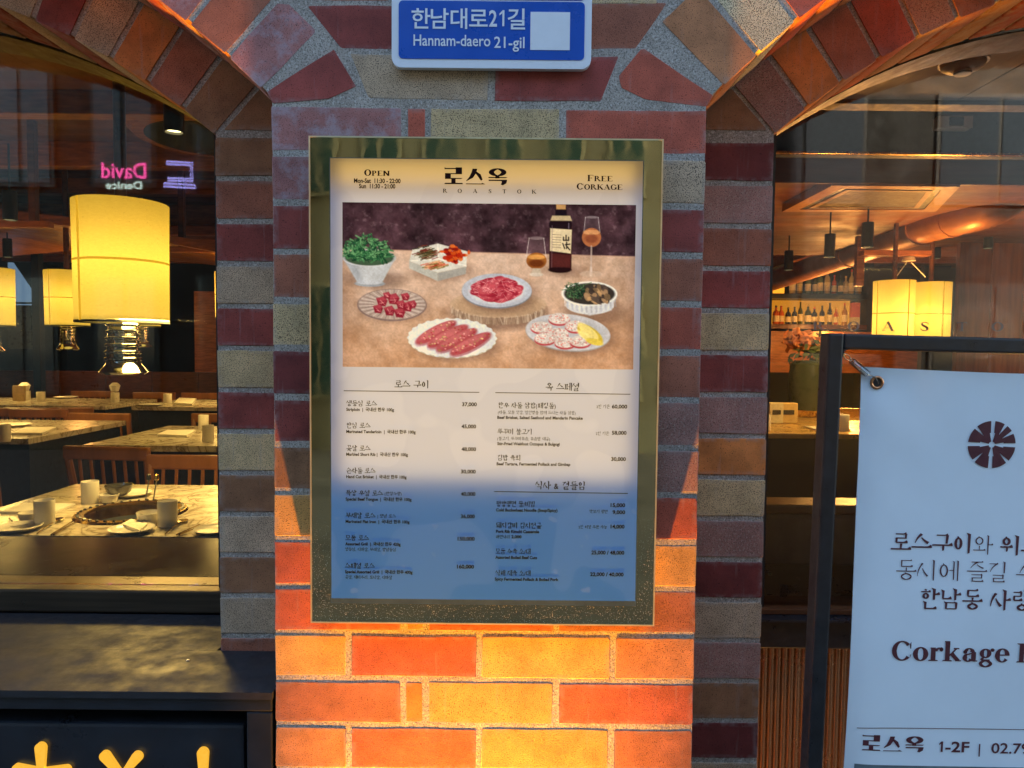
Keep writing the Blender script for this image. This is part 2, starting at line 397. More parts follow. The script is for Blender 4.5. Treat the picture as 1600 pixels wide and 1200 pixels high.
bldg('building', 'dark green shopfront building across the lane', -9, -3.3, -8.4, -15, 4.6, (.020, .030, .022), (.06, .09, .08), 4, 2, -.7)
bldg('building', 'pale concrete block at the far left of the lane', -22, -9.2, -9, -18, 11, (.07, .075, .075), (.03, .07, .09), 5, 4, -.3)
bldg('building', 'grey block at the far right of the lane', 9.2, 22, -9, -18, 10, (.06, .062, .068), (.03, .07, .09), 5, 4, -.3)

# ================================================================== lettering
class Glyphs:
    """flat lettering drawn as polygons in x (right), z (up)"""
    def __init__(s): s.v = []; s.f = []
    def poly(s, pts, tf):
        n = len(s.v); s.v += [tf(p) for p in pts]; s.f.append(tuple(range(n, n + len(pts))))
    def strip(s, a, b, tf, closed=False):
        n = len(s.v); L = len(a); s.v += [tf(p) for p in a] + [tf(p) for p in b]
        for i in range(L if closed else L - 1):
            j = (i + 1) % L; s.f.append((n + i, n + j, n + L + j, n + L + i))
def arc(G, tf, cx, cy, rx, ry, a0, a1, wx, wy, n=18, taper=(1, 1)):
    o = []; i_ = []; full = abs(a1 - a0) >= 359.9
    m = n if full else n + 1
    for k in range(m):
        u = k / n; a = rad(a0 + (a1 - a0) * u); w = wx * abs(math.cos(a)) ** 1.3 + wy * abs(math.sin(a)) ** 1.3
        w *= taper[0] * (1 - u) + taper[1] * u
        o.append((cx + rx * math.cos(a), cy + ry * math.sin(a)))
        i_.append((cx + (rx - w) * math.cos(a), cy + (ry - w) * math.sin(a)))
    G.strip(o, i_, tf, full)
def H(G, tf, x0, x1, y, t, flag=True):
    G.poly([(x0, y - t / 2), (x1, y - t / 2), (x1, y + t / 2), (x0, y + t / 2)], tf)
    if flag: G.poly([(x1 - t * 2.6, y + t / 2), (x1, y + t / 2), (x1 - t * .6, y + t * 1.7)], tf)
def Vs(G, tf, x, y0, y1, w, flag=True):
    G.poly([(x - w * .45, y0), (x + w * .30, y0 + w * .25), (x + w / 2, y1), (x - w / 2, y1)], tf)
    if flag: G.poly([(x - w * .5, y1 - w * .5), (x + w * .5, y1), (x - w * 1.1, y1 + w * .45)], tf)
def D(G, tf, x0, y0, x1, y1, w0, w1, bend=0.0):
    dx, dy = x1 - x0, y1 - y0; L = math.hypot(dx, dy) or 1; nx, ny = -dy / L, dx / L; a = []; b = []
    for k in range(7):
        u = k / 6; w = w0 + (w1 - w0) * u; c = bend * L * 4 * u * (1 - u)
        x, y = x0 + dx * u + nx * c, y0 + dy * u + ny * c
        a.append((x + nx * w / 2, y + ny * w / 2)); b.append((x - nx * w / 2, y - ny * w / 2))
    G.strip(a, b, tf)
def jamo(G, tf0, ch, x, y, w, h, T, t, tall=False):
    """one jamo in the box x,y,w,h; T thick upright, t thin horizontal"""
    X = lambda u: x + w * u
    Y = lambda u: y + h * u
    tf = tf0
    if ch == 'ㄱ':
        H(G, tf, X(.05), X(.9), Y(.9), t)
        if tall: D(G, tf, X(.86), Y(.92), X(.15), Y(.02), T, t * .8, -.10)
        else: D(G, tf, X(.86), Y(.92), X(.80), Y(.05), T, T * .8)
    elif ch == 'ㄲ':
        jamo(G, tf, 'ㄱ', x, y, w * .48, h, T * .8, t, tall); jamo(G, tf, 'ㄱ', x + w * .52, y, w * .48, h, T * .8, t, tall)
    elif ch == 'ㄴ': Vs(G, tf, X(.14), Y(.08), Y(.95), T); H(G, tf, X(.08), X(.98), Y(.08), t * 1.3)
    elif ch == 'ㄷ': H(G, tf, X(.08), X(.9), Y(.92), t); Vs(G, tf, X(.14), Y(.08), Y(.92), T, False); H(G, tf, X(.1), X(.98), Y(.08), t * 1.3)
    elif ch == 'ㄸ': jamo(G, tf, 'ㄷ', x, y, w * .48, h, T * .8, t); jamo(G, tf, 'ㄷ', x + w * .52, y, w * .48, h, T * .8, t)
    elif ch == 'ㄹ':
        H(G, tf, X(.08), X(.88), Y(.94), t); Vs(G, tf, X(.84), Y(.5), Y(.95), T * .9, False); H(G, tf, X(.1), X(.88), Y(.52), t, False)
        Vs(G, tf, X(.16), Y(.07), Y(.53), T * .9, False); H(G, tf, X(.12), X(.98), Y(.07), t * 1.3)
    elif ch == 'ㅁ': Vs(G, tf, X(.12), Y(.05), Y(.95), T); H(G, tf, X(.12), X(.88), Y(.92), t, False); Vs(G, tf, X(.86), Y(.03), Y(.95), T); H(G, tf, X(.12), X(.86), Y(.1), t, False)
    elif ch == 'ㅂ':
        Vs(G, tf, X(.14), Y(.05), Y(.98), T); Vs(G, tf, X(.86), Y(.05), Y(.98), T); H(G, tf, X(.14), X(.86), Y(.52), t, False); H(G, tf, X(.14), X(.86), Y(.1), t, False)
    elif ch == 'ㅃ': jamo(G, tf, 'ㅂ', x, y, w * .46, h, T * .8, t); jamo(G, tf, 'ㅂ', x + w * .54, y, w * .46, h, T * .8, t)
    elif ch == 'ㅅ': D(G, tf, X(.48), Y(.98), X(.0), Y(.05), T * 1.05, t * .7, -.08); D(G, tf, X(.46), Y(.62), X(.98), Y(.06), t, T * 1.1, -.05)
    elif ch == 'ㅆ': jamo(G, tf, 'ㅅ', x, y, w * .5, h, T * .8, t); jamo(G, tf, 'ㅅ', x + w * .48, y, w * .5, h, T * .8, t)
    elif ch == 'ㅇ': arc(G, tf, X(.5), Y(.48), w * .40, h * .44, 0, 360, T * .95, t * 1.2, 20); D(G, tf, X(.40), Y(1.0), X(.5), Y(.88), t, T * .8)
    elif ch == 'ㅈ': H(G, tf, X(.06), X(.94), Y(.93), t); D(G, tf, X(.55), Y(.92), X(.0), Y(.04), T, t * .7, -.08); D(G, tf, X(.47), Y(.58), X(.98), Y(.05), t, T, -.05)
    elif ch == 'ㅉ': jamo(G, tf, 'ㅈ', x, y, w * .49, h, T * .8, t); jamo(G, tf, 'ㅈ', x + w * .51, y, w * .49, h, T * .8, t)
    elif ch == 'ㅊ': D(G, tf, X(.42), Y(1.05), X(.58), Y(.9), t, T * .8); jamo(G, tf, 'ㅈ', x, y, w, h * .84, T, t)
    elif ch == 'ㅋ': jamo(G, tf, 'ㄱ', x, y, w, h, T, t, tall); H(G, tf, X(.1), X(.8), Y(.5), t, False)
    elif ch == 'ㅌ': jamo(G, tf, 'ㄷ', x, y, w, h, T, t); H(G, tf, X(.14), X(.88), Y(.5), t, False)
    elif ch == 'ㅍ': H(G, tf, X(.05), X(.95), Y(.92), t); Vs(G, tf, X(.3), Y(.1), Y(.9), T * .85, False); Vs(G, tf, X(.7), Y(.1), Y(.9), T * .85, False); H(G, tf, X(.0), X(1), Y(.08), t * 1.2)
    elif ch == 'ㅎ':
        D(G, tf, X(.38), Y(1.04), X(.58), Y(.93), t, T * .8); H(G, tf, X(.02), X(.98), Y(.78), t); arc(G, tf, X(.5), Y(.33), w * .34, h * .33, 0, 360, T * .9, t * 1.1, 20)
    # vowels
    elif ch in 'ㅣㅏㅑㅓㅕㅐㅔㅒㅖ':
        xv = {'ㅣ': .6, 'ㅏ': .38, 'ㅑ': .38, 'ㅓ': .72, 'ㅕ': .72}.get(ch)
        if xv is not None:
            Vs(G, tf, X(xv), Y(-.02), Y(1.0), T)
            yy = {'ㅏ': [.52], 'ㅓ': [.52], 'ㅑ': [.62, .38], 'ㅕ': [.62, .38]}.get(ch, [])
            for q in yy:
                if ch in 'ㅏㅑ': H(G, tf, X(xv), X(1.0), Y(q), t * 1.3)
                else: H(G, tf, X(.05), X(xv), Y(q), t * 1.3, False)
        else:
            a, b = (.28, .82) if ch in 'ㅐㅒ' else (.48, .9)
            Vs(G, tf, X(a), Y(.03), Y(.97), T * .85); Vs(G, tf, X(b), Y(-.02), Y(1.0), T * .95)
            for q in ([.52] if ch in 'ㅐㅔ' else [.62, .38]):
                if ch in 'ㅐㅒ': H(G, tf, X(a), X(b), Y(q), t, False)
                else: H(G, tf, X(.02), X(a), Y(q), t, False)
    elif ch == 'ㅡ': H(G, tf, X(0), X(1), Y(.5), t * 1.35)
    elif ch in 'ㅗㅛ':
        H(G, tf, X(0), X(1), Y(.15), t * 1.35)
        for q in ([.5] if ch == 'ㅗ' else [.33, .67]): Vs(G, tf, X(q), Y(.15), Y(.95), T * .85, False)
    elif ch in 'ㅜㅠ':
        H(G, tf, X(0), X(1), Y(.85), t * 1.35)
        for q in ([.55] if ch == 'ㅜ' else [.33, .67]): Vs(G, tf, X(q), Y(0), Y(.85), T * .85, False)
CHO = 'ㄱㄲㄴㄷㄸㄹㅁㅂㅃㅅㅆㅇㅈㅉㅊㅋㅌㅍㅎ'
JUNG = 'ㅏㅐㅑㅒㅓㅔㅕㅖㅗㅘㅙㅚㅛㅜㅝㅞㅟㅠㅡㅢㅣ'
JONG = ['', 'ㄱ', 'ㄲ', 'ㄳ', 'ㄴ', 'ㄵ', 'ㄶ', 'ㄷ', 'ㄹ', 'ㄺ', 'ㄻ', 'ㄼ', 'ㄽ', 'ㄾ', 'ㄿ', 'ㅀ', 'ㅁ', 'ㅂ', 'ㅄ', 'ㅅ', 'ㅆ', 'ㅇ', 'ㅈ', 'ㅊ', 'ㅋ', 'ㅌ', 'ㅍ', 'ㅎ']
def hangul(G, tf, c, wt):
    k = ord(c) - 0xAC00; c1, v, fn = CHO[k // 588], JUNG[(k % 588) // 28], JONG[k % 28]
    T, t = .085 * wt, .036 * wt ** .8
    cmb = {'ㅘ': 'ㅗㅏ', 'ㅙ': 'ㅗㅐ', 'ㅚ': 'ㅗㅣ', 'ㅝ': 'ㅜㅓ', 'ㅞ': 'ㅜㅔ', 'ㅟ': 'ㅜㅣ', 'ㅢ': 'ㅡㅣ'}.get(v)
    if fn:
        if v in 'ㅏㅐㅑㅒㅓㅔㅕㅖㅣ':
            jamo(G, tf, c1, .06, .48, .46, .42, T * .9, t, True); jamo(G, tf, v, .52, .44, .42, .5, T, t)
        elif cmb:
            jamo(G, tf, c1, .08, .64, .44, .28, T * .8, t); jamo(G, tf, cmb[0], .03, .42, .56, .22, T * .8, t); jamo(G, tf, cmb[1], .58, .42, .38, .52, T, t)
        else:
            jamo(G, tf, c1, .2, .62, .6, .32, T * .85, t); jamo(G, tf, v, .04, .40, .92, .2, T * .9, t)
        jamo(G, tf, fn, .2, .02, .62, .34, T * .9, t)
    else:
        if v in 'ㅏㅐㅑㅒㅓㅔㅕㅖㅣ':
            jamo(G, tf, c1, .04, .18, .48, .64, T, t, True); jamo(G, tf, v, .52, .04, .44, .9, T, t)
        elif cmb:
            jamo(G, tf, c1, .06, .48, .48, .42, T * .9, t); jamo(G, tf, cmb[0], .02, .2, .58, .26, T * .85, t); jamo(G, tf, cmb[1], .58, .04, .38, .9, T, t)
        else:
            jamo(G, tf, c1, .18, .44, .64, .46, T * .95, t); jamo(G, tf, v, .02, .12, .96, .32, T, t)
def kor_text(G, s, place, size, wt=1.0, adv=.98, sx=1.0, sp=.36):
    """place(x, z) maps metres from the left end and the base line to a 3D point"""
    x = 0
    for c in s:
        if c == ' ': x += size * sp * sx; continue
        if '가' <= c <= '힣':
            hangul(G, lambda p, x=x: place(x + p[0] * size * sx, p[1] * size), c, wt); x += size * adv * sx
        else:
            w = font_text(G, c, lambda a, b, x=x: place(x + a * sx, b + size * .1), size * .88); x += (w + size * .05) * sx
    return x
def kor_width(s, size, adv=.98, sp=.36):
    return sum(size * (sp if c == ' ' else adv if '가' <= c <= '힣' else .55) for c in s)
_FC = {}
def font_mesh(s, off=.012):
    if (s, off) not in _FC:
        c = bpy.data.curves.new('t', 'FONT'); c.body = s; c.size = 1; c.resolution_u = 3; c.offset = off
        o = bpy.data.objects.new('t', c); COL.objects.link(o)
        dg = bpy.context.evaluated_depsgraph_get(); m = bpy.data.meshes.new_from_object(o.evaluated_get(dg))
        v = [(p.co.x, p.co.y) for p in m.vertices]; f = [tuple(q.vertices) for q in m.polygons]
        bpy.data.objects.remove(o); bpy.data.curves.remove(c); bpy.data.meshes.remove(m); _FC[(s, off)] = (v, f)
    return _FC[(s, off)]
def font_text(G, s, place, size, width=None, off=.012):
    v, f = font_mesh(s, off)
    if not v: return 0
    x0 = min(p[0] for p in v); x1 = max(p[0] for p in v); k = size if width is None else width / max(1e-6, x1 - x0)
    n = len(G.v); G.v += [place((p[0] - x0) * k, p[1] * size) for p in v]; G.f += [tuple(i + n for i in q) for q in f]
    return (x1 - x0) * k
# Latin letters with serifs, unit: cap height 1
def serif(G, tf, c, w=1.0, T=.2, t=.07):
    def st(x, y0=0, y1=1, a=True, b=True, e=.10):
        G.poly([(x * w - T / 2, y0), (x * w + T / 2, y0), (x * w + T / 2, y1), (x * w - T / 2, y1)], tf)
        if a: G.poly([(x * w - T / 2 - e, y0), (x * w + T / 2 + e, y0), (x * w + T / 2 + e * .6, y0 + t), (x * w - T / 2 - e * .6, y0 + t)], tf)
        if b: G.poly([(x * w - T / 2 - e * .6, y1 - t), (x * w + T / 2 + e * .6, y1 - t), (x * w + T / 2 + e, y1), (x * w - T / 2 - e, y1)], tf)
    def bar(x0, x1, y, th=t): G.poly([(x0 * w, y - th / 2), (x1 * w, y - th / 2), (x1 * w, y + th / 2), (x0 * w, y + th / 2)], tf)
    def A(cx, cy, rx, ry, a0, a1, wx=T, wy=t, tp=(1, 1)): arc(G, tf, cx * w, cy, rx * w, ry, a0, a1, wx, wy, 20, tp)
    def dd(x0, y0, x1, y1, w0, w1, b=0): D(G, tf, x0 * w, y0, x1 * w, y1, w0, w1, b)
    if c == 'O': A(.45, .5, .45, .52, 0, 360); return .9 * w
    if c == 'C':
        A(.45, .5, .45, .52, 42, 318); G.poly([(.80 * w, .62), (.84 * w, .62), (.84 * w, .98), (.78 * w, .86)], tf); G.poly([(.80 * w, .30), (.85 * w, .32), (.80 * w, .12)], tf); return .88 * w
    if c == 'G': A(.45, .5, .45, .52, 42, 318); G.poly([(.80 * w, .62), (.84 * w, .62), (.84 * w, .98), (.78 * w, .86)], tf); st(.78, .08, .46, False, True); return .95 * w
    if c == 'R': st(.16); A(.34, .74, .30, .26, -95, 95); bar(.16, .4, .965); bar(.16, .4, .49); dd(.42, .5, .8, .04, T * .6, T); bar(.72, .94, .035); return .92 * w
    if c == 'P': st(.16); A(.36, .73, .32, .27, -95, 95); bar(.16, .4, .965); bar(.16, .4, .47); return .78 * w
    if c == 'A': dd(.44, 1.0, .10, .03, t, t * .9); dd(.42, 1.0, .78, .03, T, T); bar(.24, .66, .32); bar(.0, .24, .035); bar(.62, .94, .035); return .92 * w
    if c == 'S': A(.36, .74, .28, .27, 40, 258, T * .8, t); A(.36, .26, .30, .27, -110 + 0, 80, T * .9, t); dd(.2, .62, .56, .38, T * .9, T * .9); A(.36, .26, .30, .27, 200, 270, T * .4, t); bar(.58, .64, .80, .22); bar(.06, .12, .22, .24); return .74 * w
    if c == 'T': st(.42, 0, 1, True, False); bar(.04, .80, .965); G.poly([(.04 * w, .70), (.10 * w, .93), (.04 * w, .97)], tf); G.poly([(.80 * w, .70), (.74 * w, .93), (.80 * w, .97)], tf); return .84 * w
    if c == 'K': st(.16); dd(.24, .44, .72, .97, t, t); dd(.38, .58, .80, .04, T, T); bar(.62, .88, .965); bar(.68, .96, .035); return .94 * w
    if c == 'E': st(.16); bar(.16, .70, .965); bar(.16, .52, .5); bar(.16, .74, .035); bar(.66, .70, .85, .22); bar(.70, .74, .15, .24); return .80 * w
    if c == 'F': st(.16); bar(.16, .70, .965); bar(.16, .54, .5); bar(.66, .70, .84, .26); bar(.50, .54, .5, .24); return .76 * w
    if c == 'N': st(.14, 0, 1, True, True, .07); st(.80, 0, 1, False, True, .07); dd(.12, .98, .80, .03, T, T); return .96 * w
    xh = .70
    if c == 'o': A(.34, xh / 2, .34, xh / 2 + .02, 0, 360, T * 1.05, t); return .70 * w
    if c == 'r': st(.15, 0, xh, True, False); G.poly([(.02 * w, xh - t), (.15 * w, xh - t), (.15 * w, xh), (.02 * w, xh)], tf); A(.42, xh - .24, .24, .25, 60, 165, T * .6, t * 1.2); A(.50, xh - .09, .085, .11, 0, 360, .11, .11); return .58 * w
    if c == 'k': st(.15, 0, 1.05, True, False); G.poly([(.02 * w, 1.05 - t), (.15 * w, 1.05 - t), (.15 * w, 1.05), (.02 * w, 1.05)], tf); dd(.22, .26, .54, .66, t, t); dd(.32, .42, .62, .04, T * .95, T * .95); bar(.42, .66, xh - t / 2); bar(.50, .76, .035); return .76 * w
    if c == 'a': A(.26, .20, .24, .22, 70, 330, T, t); A(.30, xh - .20, .25, .21, 0, 150, T, t); st(.50, .02, xh - .2, False, False); A(.13, xh - .2, .09, .10, 0, 360, .12, .12); bar(.5, .68, .035); dd(.3, .41, .5, .44, t, t); return .68 * w
    if c == 'g': A(.30, .44, .26, .25, 0, 360, T * .9, t); A(.32, -.10, .30, .19, 0, 360, T * .7, t * 1.1); A(.24, .13, .16, .10, 90, 270, T * .7, t); bar(.2, .5, .07, .11); A(.60, .62, .09, .09, 0, 360, .09, .09); return .68 * w
    if c == 'e': A(.32, xh / 2, .32, xh / 2 + .02, 0, 180, T, t); A(.32, xh / 2, .32, xh / 2 + .02, 180, 320, T, t); bar(.1, .62, .37); return .66 * w
    if c == ' ': return .26 * w
    return font_text(G, c, lambda a, b: tf((a * 1.0, b * 1.0)), 1.35)
def serif_width(s, w, gap):
    G = Glyphs(); x = 0
    for c in s: x += serif(G, lambda p: (0, 0, 0), c, w) + gap
    return x - gap
def serif_text(G, s, place, cap, w=1.0, gap=.08, T=.2, t=.07, small=None, width=None):
    k = 1.0
    tot = 0
    for i, c in enumerate(s): q = 1.0 if (small is None or i == 0) else small; tot += (serif(Glyphs(), lambda p: (0, 0, 0), c, w, T, t) + gap) * q
    tot -= gap
    if width: k = width / (tot * cap)
    x = 0
    for i, c in enumerate(s):
        q = 1.0 if (small is None or i == 0) else small
        a = serif(G, lambda p, x=x: place((x + p[0] * q) * cap * k, p[1] * cap * q), c, w, T, t); x += (a + gap) * q
def glyph_obj(G, name, mat, parent):
    me = bpy.data.meshes.new(name); me.from_pydata(G.v, [], G.f); me.materials.append(mat)
    return link(name, me, parent)
def logo(G, place, s):
    """the three wide fat-face syllables of the house logo; s = height, about 4.1 s wide in all"""
    tf = lambda ox: (lambda p: place((ox + p[0]) * s, p[1] * s))
    a = tf(0)       # ㄹ over ㅗ
    q = lambda t, *pts: G.poly(list(pts), t)
    q(a, (.02, .93), (.95, .93), (.95, 1.0), (.10, 1.0), (.02, 1.04)); q(a, (.72, .62), (1.12, .62), (1.12, 1.04), (.72, 1.04))
    q(a, (.05, .62), (1.10, .62), (1.10, .68), (.05, .68)); q(a, (.05, .36), (.42, .36), (.42, .68), (.05, .68))
    q(a, (.05, .32), (1.05, .32), (1.18, .38), (.05, .39)); q(a, (.45, .08), (.72, .08), (.72, .32), (.45, .32)); q(a, (.0, .0), (1.2, .0), (1.14, .08), (.06, .08))
    b = tf(1.36)    # ㅅ over ㅡ
    G.strip([(.42, .97), (.36, .75), (.22, .45), (.02, .22)], [(.72, .97), (.66, .72), (.45, .40), (.06, .20)], b)
    G.strip([(.56, .74), (.74, .52), (.96, .22)], [(.70, .78), (.94, .62), (1.06, .30)], b)
    q(b, (.0, .0), (1.24, .0), (1.06, .09), (.96, .05), (.02, .05))
    c = tf(2.78)    # ㅇ ㅗ ㄱ
    arc(G, c, .58, .76, .56, .25, 0, 360, .30, .07, 28)
    q(c, (.44, .38), (.70, .38), (.70, .54), (.44, .54)); q(c, (.0, .40), (1.1, .40), (1.22, .46), (.02, .47))
    q(c, (.02, .22), (1.18, .22), (1.18, .30), (.02, .30)); G.strip([(.84, .24), (.84, .12), (.78, .0)], [(1.18, .24), (1.14, .08), (.92, -.05)], c)

INK = plain('dark_brown_ink', (.012, .006, .007), .9, var=.1, spec=.05)
# ================================================================== road name plate
plate = thing('road_name_plate', 'blue and white road name plate with Korean and English street name', 'street sign', (-.032, -.004, .42))
YS = -.012
def rrect(x0, x1, z0, z1, r, n=7):
    o = []
    for cx, cz, a0 in ((x1 - r, z0 + r, -90), (x1 - r, z1 - r, 0), (x0 + r, z1 - r, 90), (x0 + r, z0 + r, 180)):
        for k in range(n + 1): a = rad(a0 + 90 * k / n); o.append((cx + r * math.cos(a), cz + r * math.sin(a)))
    return o
x0, x1, z0 = -.1665, .1025, .3785
WHT = plain('white_sign_film', (.78, .84, .92), .35, var=.03); BLU = plain('blue_sign_film', (.006, .090, .50), .3, var=.06, scale=20)
MB().prism(rrect(x0, x1, z0, z0 + .30, .014), YS, -.003).build('plate', WHT, plate)
MB().prism(rrect(x0 + .0095, x1 - .0095, z0 + .0115, .4665, .006), YS - .0006, YS - .0002).build('blue_field', BLU, plate)
MB().prism(rrect(x0 + .0095, x1 - .0095, .4685, z0 + .29, .006), YS - .0006, YS - .0002).build('blue_field', BLU, plate)
G = Glyphs(); yy = YS - .0012
def at_(px, py, Y):
    o = P(px, py, Y); return lambda a, b: (o.x + a, Y, o.z + b)
for ch, px in zip('한남대로', (643, 673, 704, 733)): font_text(G, ch, at_(px, 42, yy), .0295)
font_text(G, '2', at_(764, 41, yy), .0300, width=.0108, off=.018)
f1 = at_(782.5, 41, yy); hh = .0212
G.poly([(.002, 0), (.0047, 0), (.0047, hh), (.002, hh)], lambda p: f1(*p)); G.poly([(.0024, hh), (.0024, hh * .82), (-.002, hh * .66), (-.002, hh * .78)], lambda p: f1(*p))
font_text(G, '길', at_(793, 43, yy), .0300)
font_text(G, 'Hannam-daero', at_(646, 71, yy), .0210, width=.1035)
font_text(G, '21-gil', at_(772, 74.5, yy), .0210, width=.0410)
glyph_obj(G, 'lettering', WHT, plate)
qa, qb = P(829, 19, YS), P(890, 79, YS)
MB().prism([(qa.x, qb.z), (qb.x, qb.z), (qb.x, qa.z), (qa.x, qa.z)], YS - .0011, YS - .0007).build('white_square', WHT, plate)

# ================================================================== menu board
mb = thing('menu_board', 'backlit menu board with food photo in a brass mirror frame on the brick pier', 'menu board', (-.037, -.012, -.374))
X0, X1, Z0, Z1 = -.270, .1955, -.374, .2775
x0, x1, z0, z1 = -.2425, .1705, -.3455, .2495
YF, YB = -.036, -.012                                         # frame front, frame back
m, t, b = nt('brass_mirror'); v = pos(t)
cc = ramp(t, noise(t, v, 9, 3), [(.35, (.70, .60, .34)), (.7, (.78, .64, .34))])
dust = ramp(t, noise(t, v, 900, 1, .3), [(.69, (0, 0, 0)), (.72, (.7, .7, .7))])
szm = t.nodes.new('ShaderNodeSeparateXYZ'); t.links.new(v, szm.inputs[0]); dzr = t.nodes.new('ShaderNodeMapRange'); dzr.inputs[1].default_value = -.33; dzr.inputs[2].default_value = -.20; dzr.inputs[3].default_value = 1; dzr.inputs[4].default_value = .08; t.links.new(szm.outputs[2], dzr.inputs[0])
dust = mix(t, 1.0, dust, dzr.outputs[0], 'MULTIPLY')
t.links.new(mix(t, dust, cc, (.55, .48, .35)), b.inputs['Base Color']); b.inputs['Metallic'].default_value = 1
t.links.new(ramp(t, noise(t, v, 22, 4), [(.4, (.015, .015, .015)), (.75, (.10, .10, .10))]), b.inputs['Roughness'])
bump(t, b, noise(t, v, 14, 2), .10, .002); BM = m
bwd = t.nodes.new('ShaderNodeRGBToBW'); t.links.new(dust, bwd.inputs[0]); mrd = t.nodes.new('ShaderNodeMapRange'); mrd.inputs[2].default_value = .6; mrd.inputs[3].default_value = 1; mrd.inputs[4].default_value = .15
t.links.new(bwd.outputs[0], mrd.inputs[0]); t.links.new(mrd.outputs[0], b.inputs['Metallic'])
BEDGE = plain('polished_brass_edge', (.72, .62, .36), .4, .6, var=.1)
fr = MB()
fr.box(X0, x0, YF, YB, Z0, Z1).box(x1, X1, YF, YB, Z0, Z1).box(x0, x1, YF, YB, Z0, z0).box(x0, x1, YF, YB, z1, Z1)
fr.build('mirror_frame', BM, mb)
e = .0020
eg = MB(); ya, yb = YF - .0006, YB
eg.box(X0 - e, X0 - .0001, ya, yb, Z0 - e, Z1 + e).box(X1 + .0001, X1 + e, ya, yb, Z0 - e, Z1 + e).box(X0 - .0001, X1 + .0001, ya, yb, Z0 - e, Z0 - .0001).box(X0 - .0001, X1 + .0001, ya, yb, Z1 + .0001, Z1 + e)
eg.build('edge_trim', BEDGE, mb)
for sx in (X0 + .03, X1 - .03):
    for sz in (Z0 + .04, Z1 - .04): MB().tube([(sx, YB, sz), (sx, .001, sz)], .008, 14).build('standoff', STEEL, mb)
YP = -.0445                                                   # printed sheet
bx = MB(); w = .0012
bx.box(x0, x0 + w, YP, YF + .02, z0, z1).box(x1 - w, x1, YP, YF + .02, z0, z1).box(x0 + w, x1 - w, YP, YF + .02, z0, z0 + .007).box(x0 + w, x1 - w, YP, YF + .02, z1 - w, z1)
bx.box(x0 + w, x1 - w, -.0185, -.0160, z0 + .007, z1 - w)
bx.build('light_box', plain('dark_green_glass_edge', (.07, .10, .09), .2, var=.2), mb)
m = bpy.data.materials.new('translucent_print_sheet'); m.use_nodes = True; t = m.node_tree; t.nodes.clear()
def sheet_mat(t, colsock, k=.5, rough=.12, tcol=None):
    """backlit film under gloss acrylic"""
    d = t.nodes.new('ShaderNodeBsdfDiffuse'); tr = t.nodes.new('ShaderNodeBsdfTranslucent'); g = t.nodes.new('ShaderNodeBsdfGlossy'); g.inputs['Roughness'].default_value = rough
    t.links.new(colsock, d.inputs[0])
    if tcol is None: t.links.new(colsock, tr.inputs[0])
    else: tr.inputs[0].default_value = tcol
    a = t.nodes.new('ShaderNodeMixShader'); a.inputs[0].default_value = k; t.links.new(d.outputs[0], a.inputs[1]); t.links.new(tr.outputs[0], a.inputs[2])
    fz = t.nodes.new('ShaderNodeFresnel'); fz.inputs[0].default_value = 1.42
    fm = t.nodes.new('ShaderNodeMath'); fm.operation = 'MULTIPLY'; fm.inputs[1].default_value = .55; t.links.new(fz.outputs[0], fm.inputs[0])
    c = t.nodes.new('ShaderNodeMixShader'); t.links.new(fm.outputs[0], c.inputs[0]); t.links.new(a.outputs[0], c.inputs[1]); t.links.new(g.outputs[0], c.inputs[2])
    o = t.nodes.new('ShaderNodeOutputMaterial'); t.links.new(c.outputs[0], o.inputs[0])
v = pos(t)
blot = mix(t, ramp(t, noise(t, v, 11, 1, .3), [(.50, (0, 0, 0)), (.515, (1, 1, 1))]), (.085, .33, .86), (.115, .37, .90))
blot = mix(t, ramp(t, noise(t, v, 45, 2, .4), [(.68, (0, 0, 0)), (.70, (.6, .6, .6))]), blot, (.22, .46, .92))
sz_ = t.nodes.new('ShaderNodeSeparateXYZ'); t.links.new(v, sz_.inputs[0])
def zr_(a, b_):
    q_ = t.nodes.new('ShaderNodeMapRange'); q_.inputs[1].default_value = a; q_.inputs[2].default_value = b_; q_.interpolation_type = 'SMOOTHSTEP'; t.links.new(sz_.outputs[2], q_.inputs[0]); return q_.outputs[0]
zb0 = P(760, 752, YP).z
blot = mix(t, zr_(zb0 - .035, zb0 + .045), blot, mix(t, ramp(t, noise(t, v, 11, 1, .3), [(.50, (0, 0, 0)), (.515, (1, 1, 1))]), (.30, .42, .70), (.36, .48, .74)))     # painted light in the sheet colour: skylight blue foot, pale body, lamp-warm head
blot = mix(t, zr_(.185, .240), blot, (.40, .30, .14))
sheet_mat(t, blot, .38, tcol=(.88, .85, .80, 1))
pa, pb, pc = P(535, 316, YP), P(995, 322, YP), P(980, 579, YP)
px0, px1, pz0, pz1 = pa.x, pb.x - .001, P(537, 573, YP).z, pa.z
def sheet_grid(name, regs, mat, par):
    q = MB()
    for (a, b_, c, d) in regs: q.add([(a, YP, c), (b_, YP, c), (b_, YP, d), (a, YP, d)], [(0, 1, 2, 3)])
    return q.build(name, mat, par)
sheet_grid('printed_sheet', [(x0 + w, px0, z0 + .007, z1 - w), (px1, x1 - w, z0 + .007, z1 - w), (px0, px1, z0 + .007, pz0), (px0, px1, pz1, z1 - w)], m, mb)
BKZ = P(760, 752, YP).z
LED = emit('led_panel_light', (1.0, .80, .46), .27); LEDW = emit('warm_led_strip_light', (1.0, .62, .16), .30)
MB().box(x0 + .014, x1 - .010, -.0310, -.0290, BKZ + .002, z1 - .046).build('led_panel', LED, mb)
MB().box(x0 + .012, x1 - .012, -.0330, -.0300, z1 - .036, z1 - .004).build('led_strip', LEDW, mb)

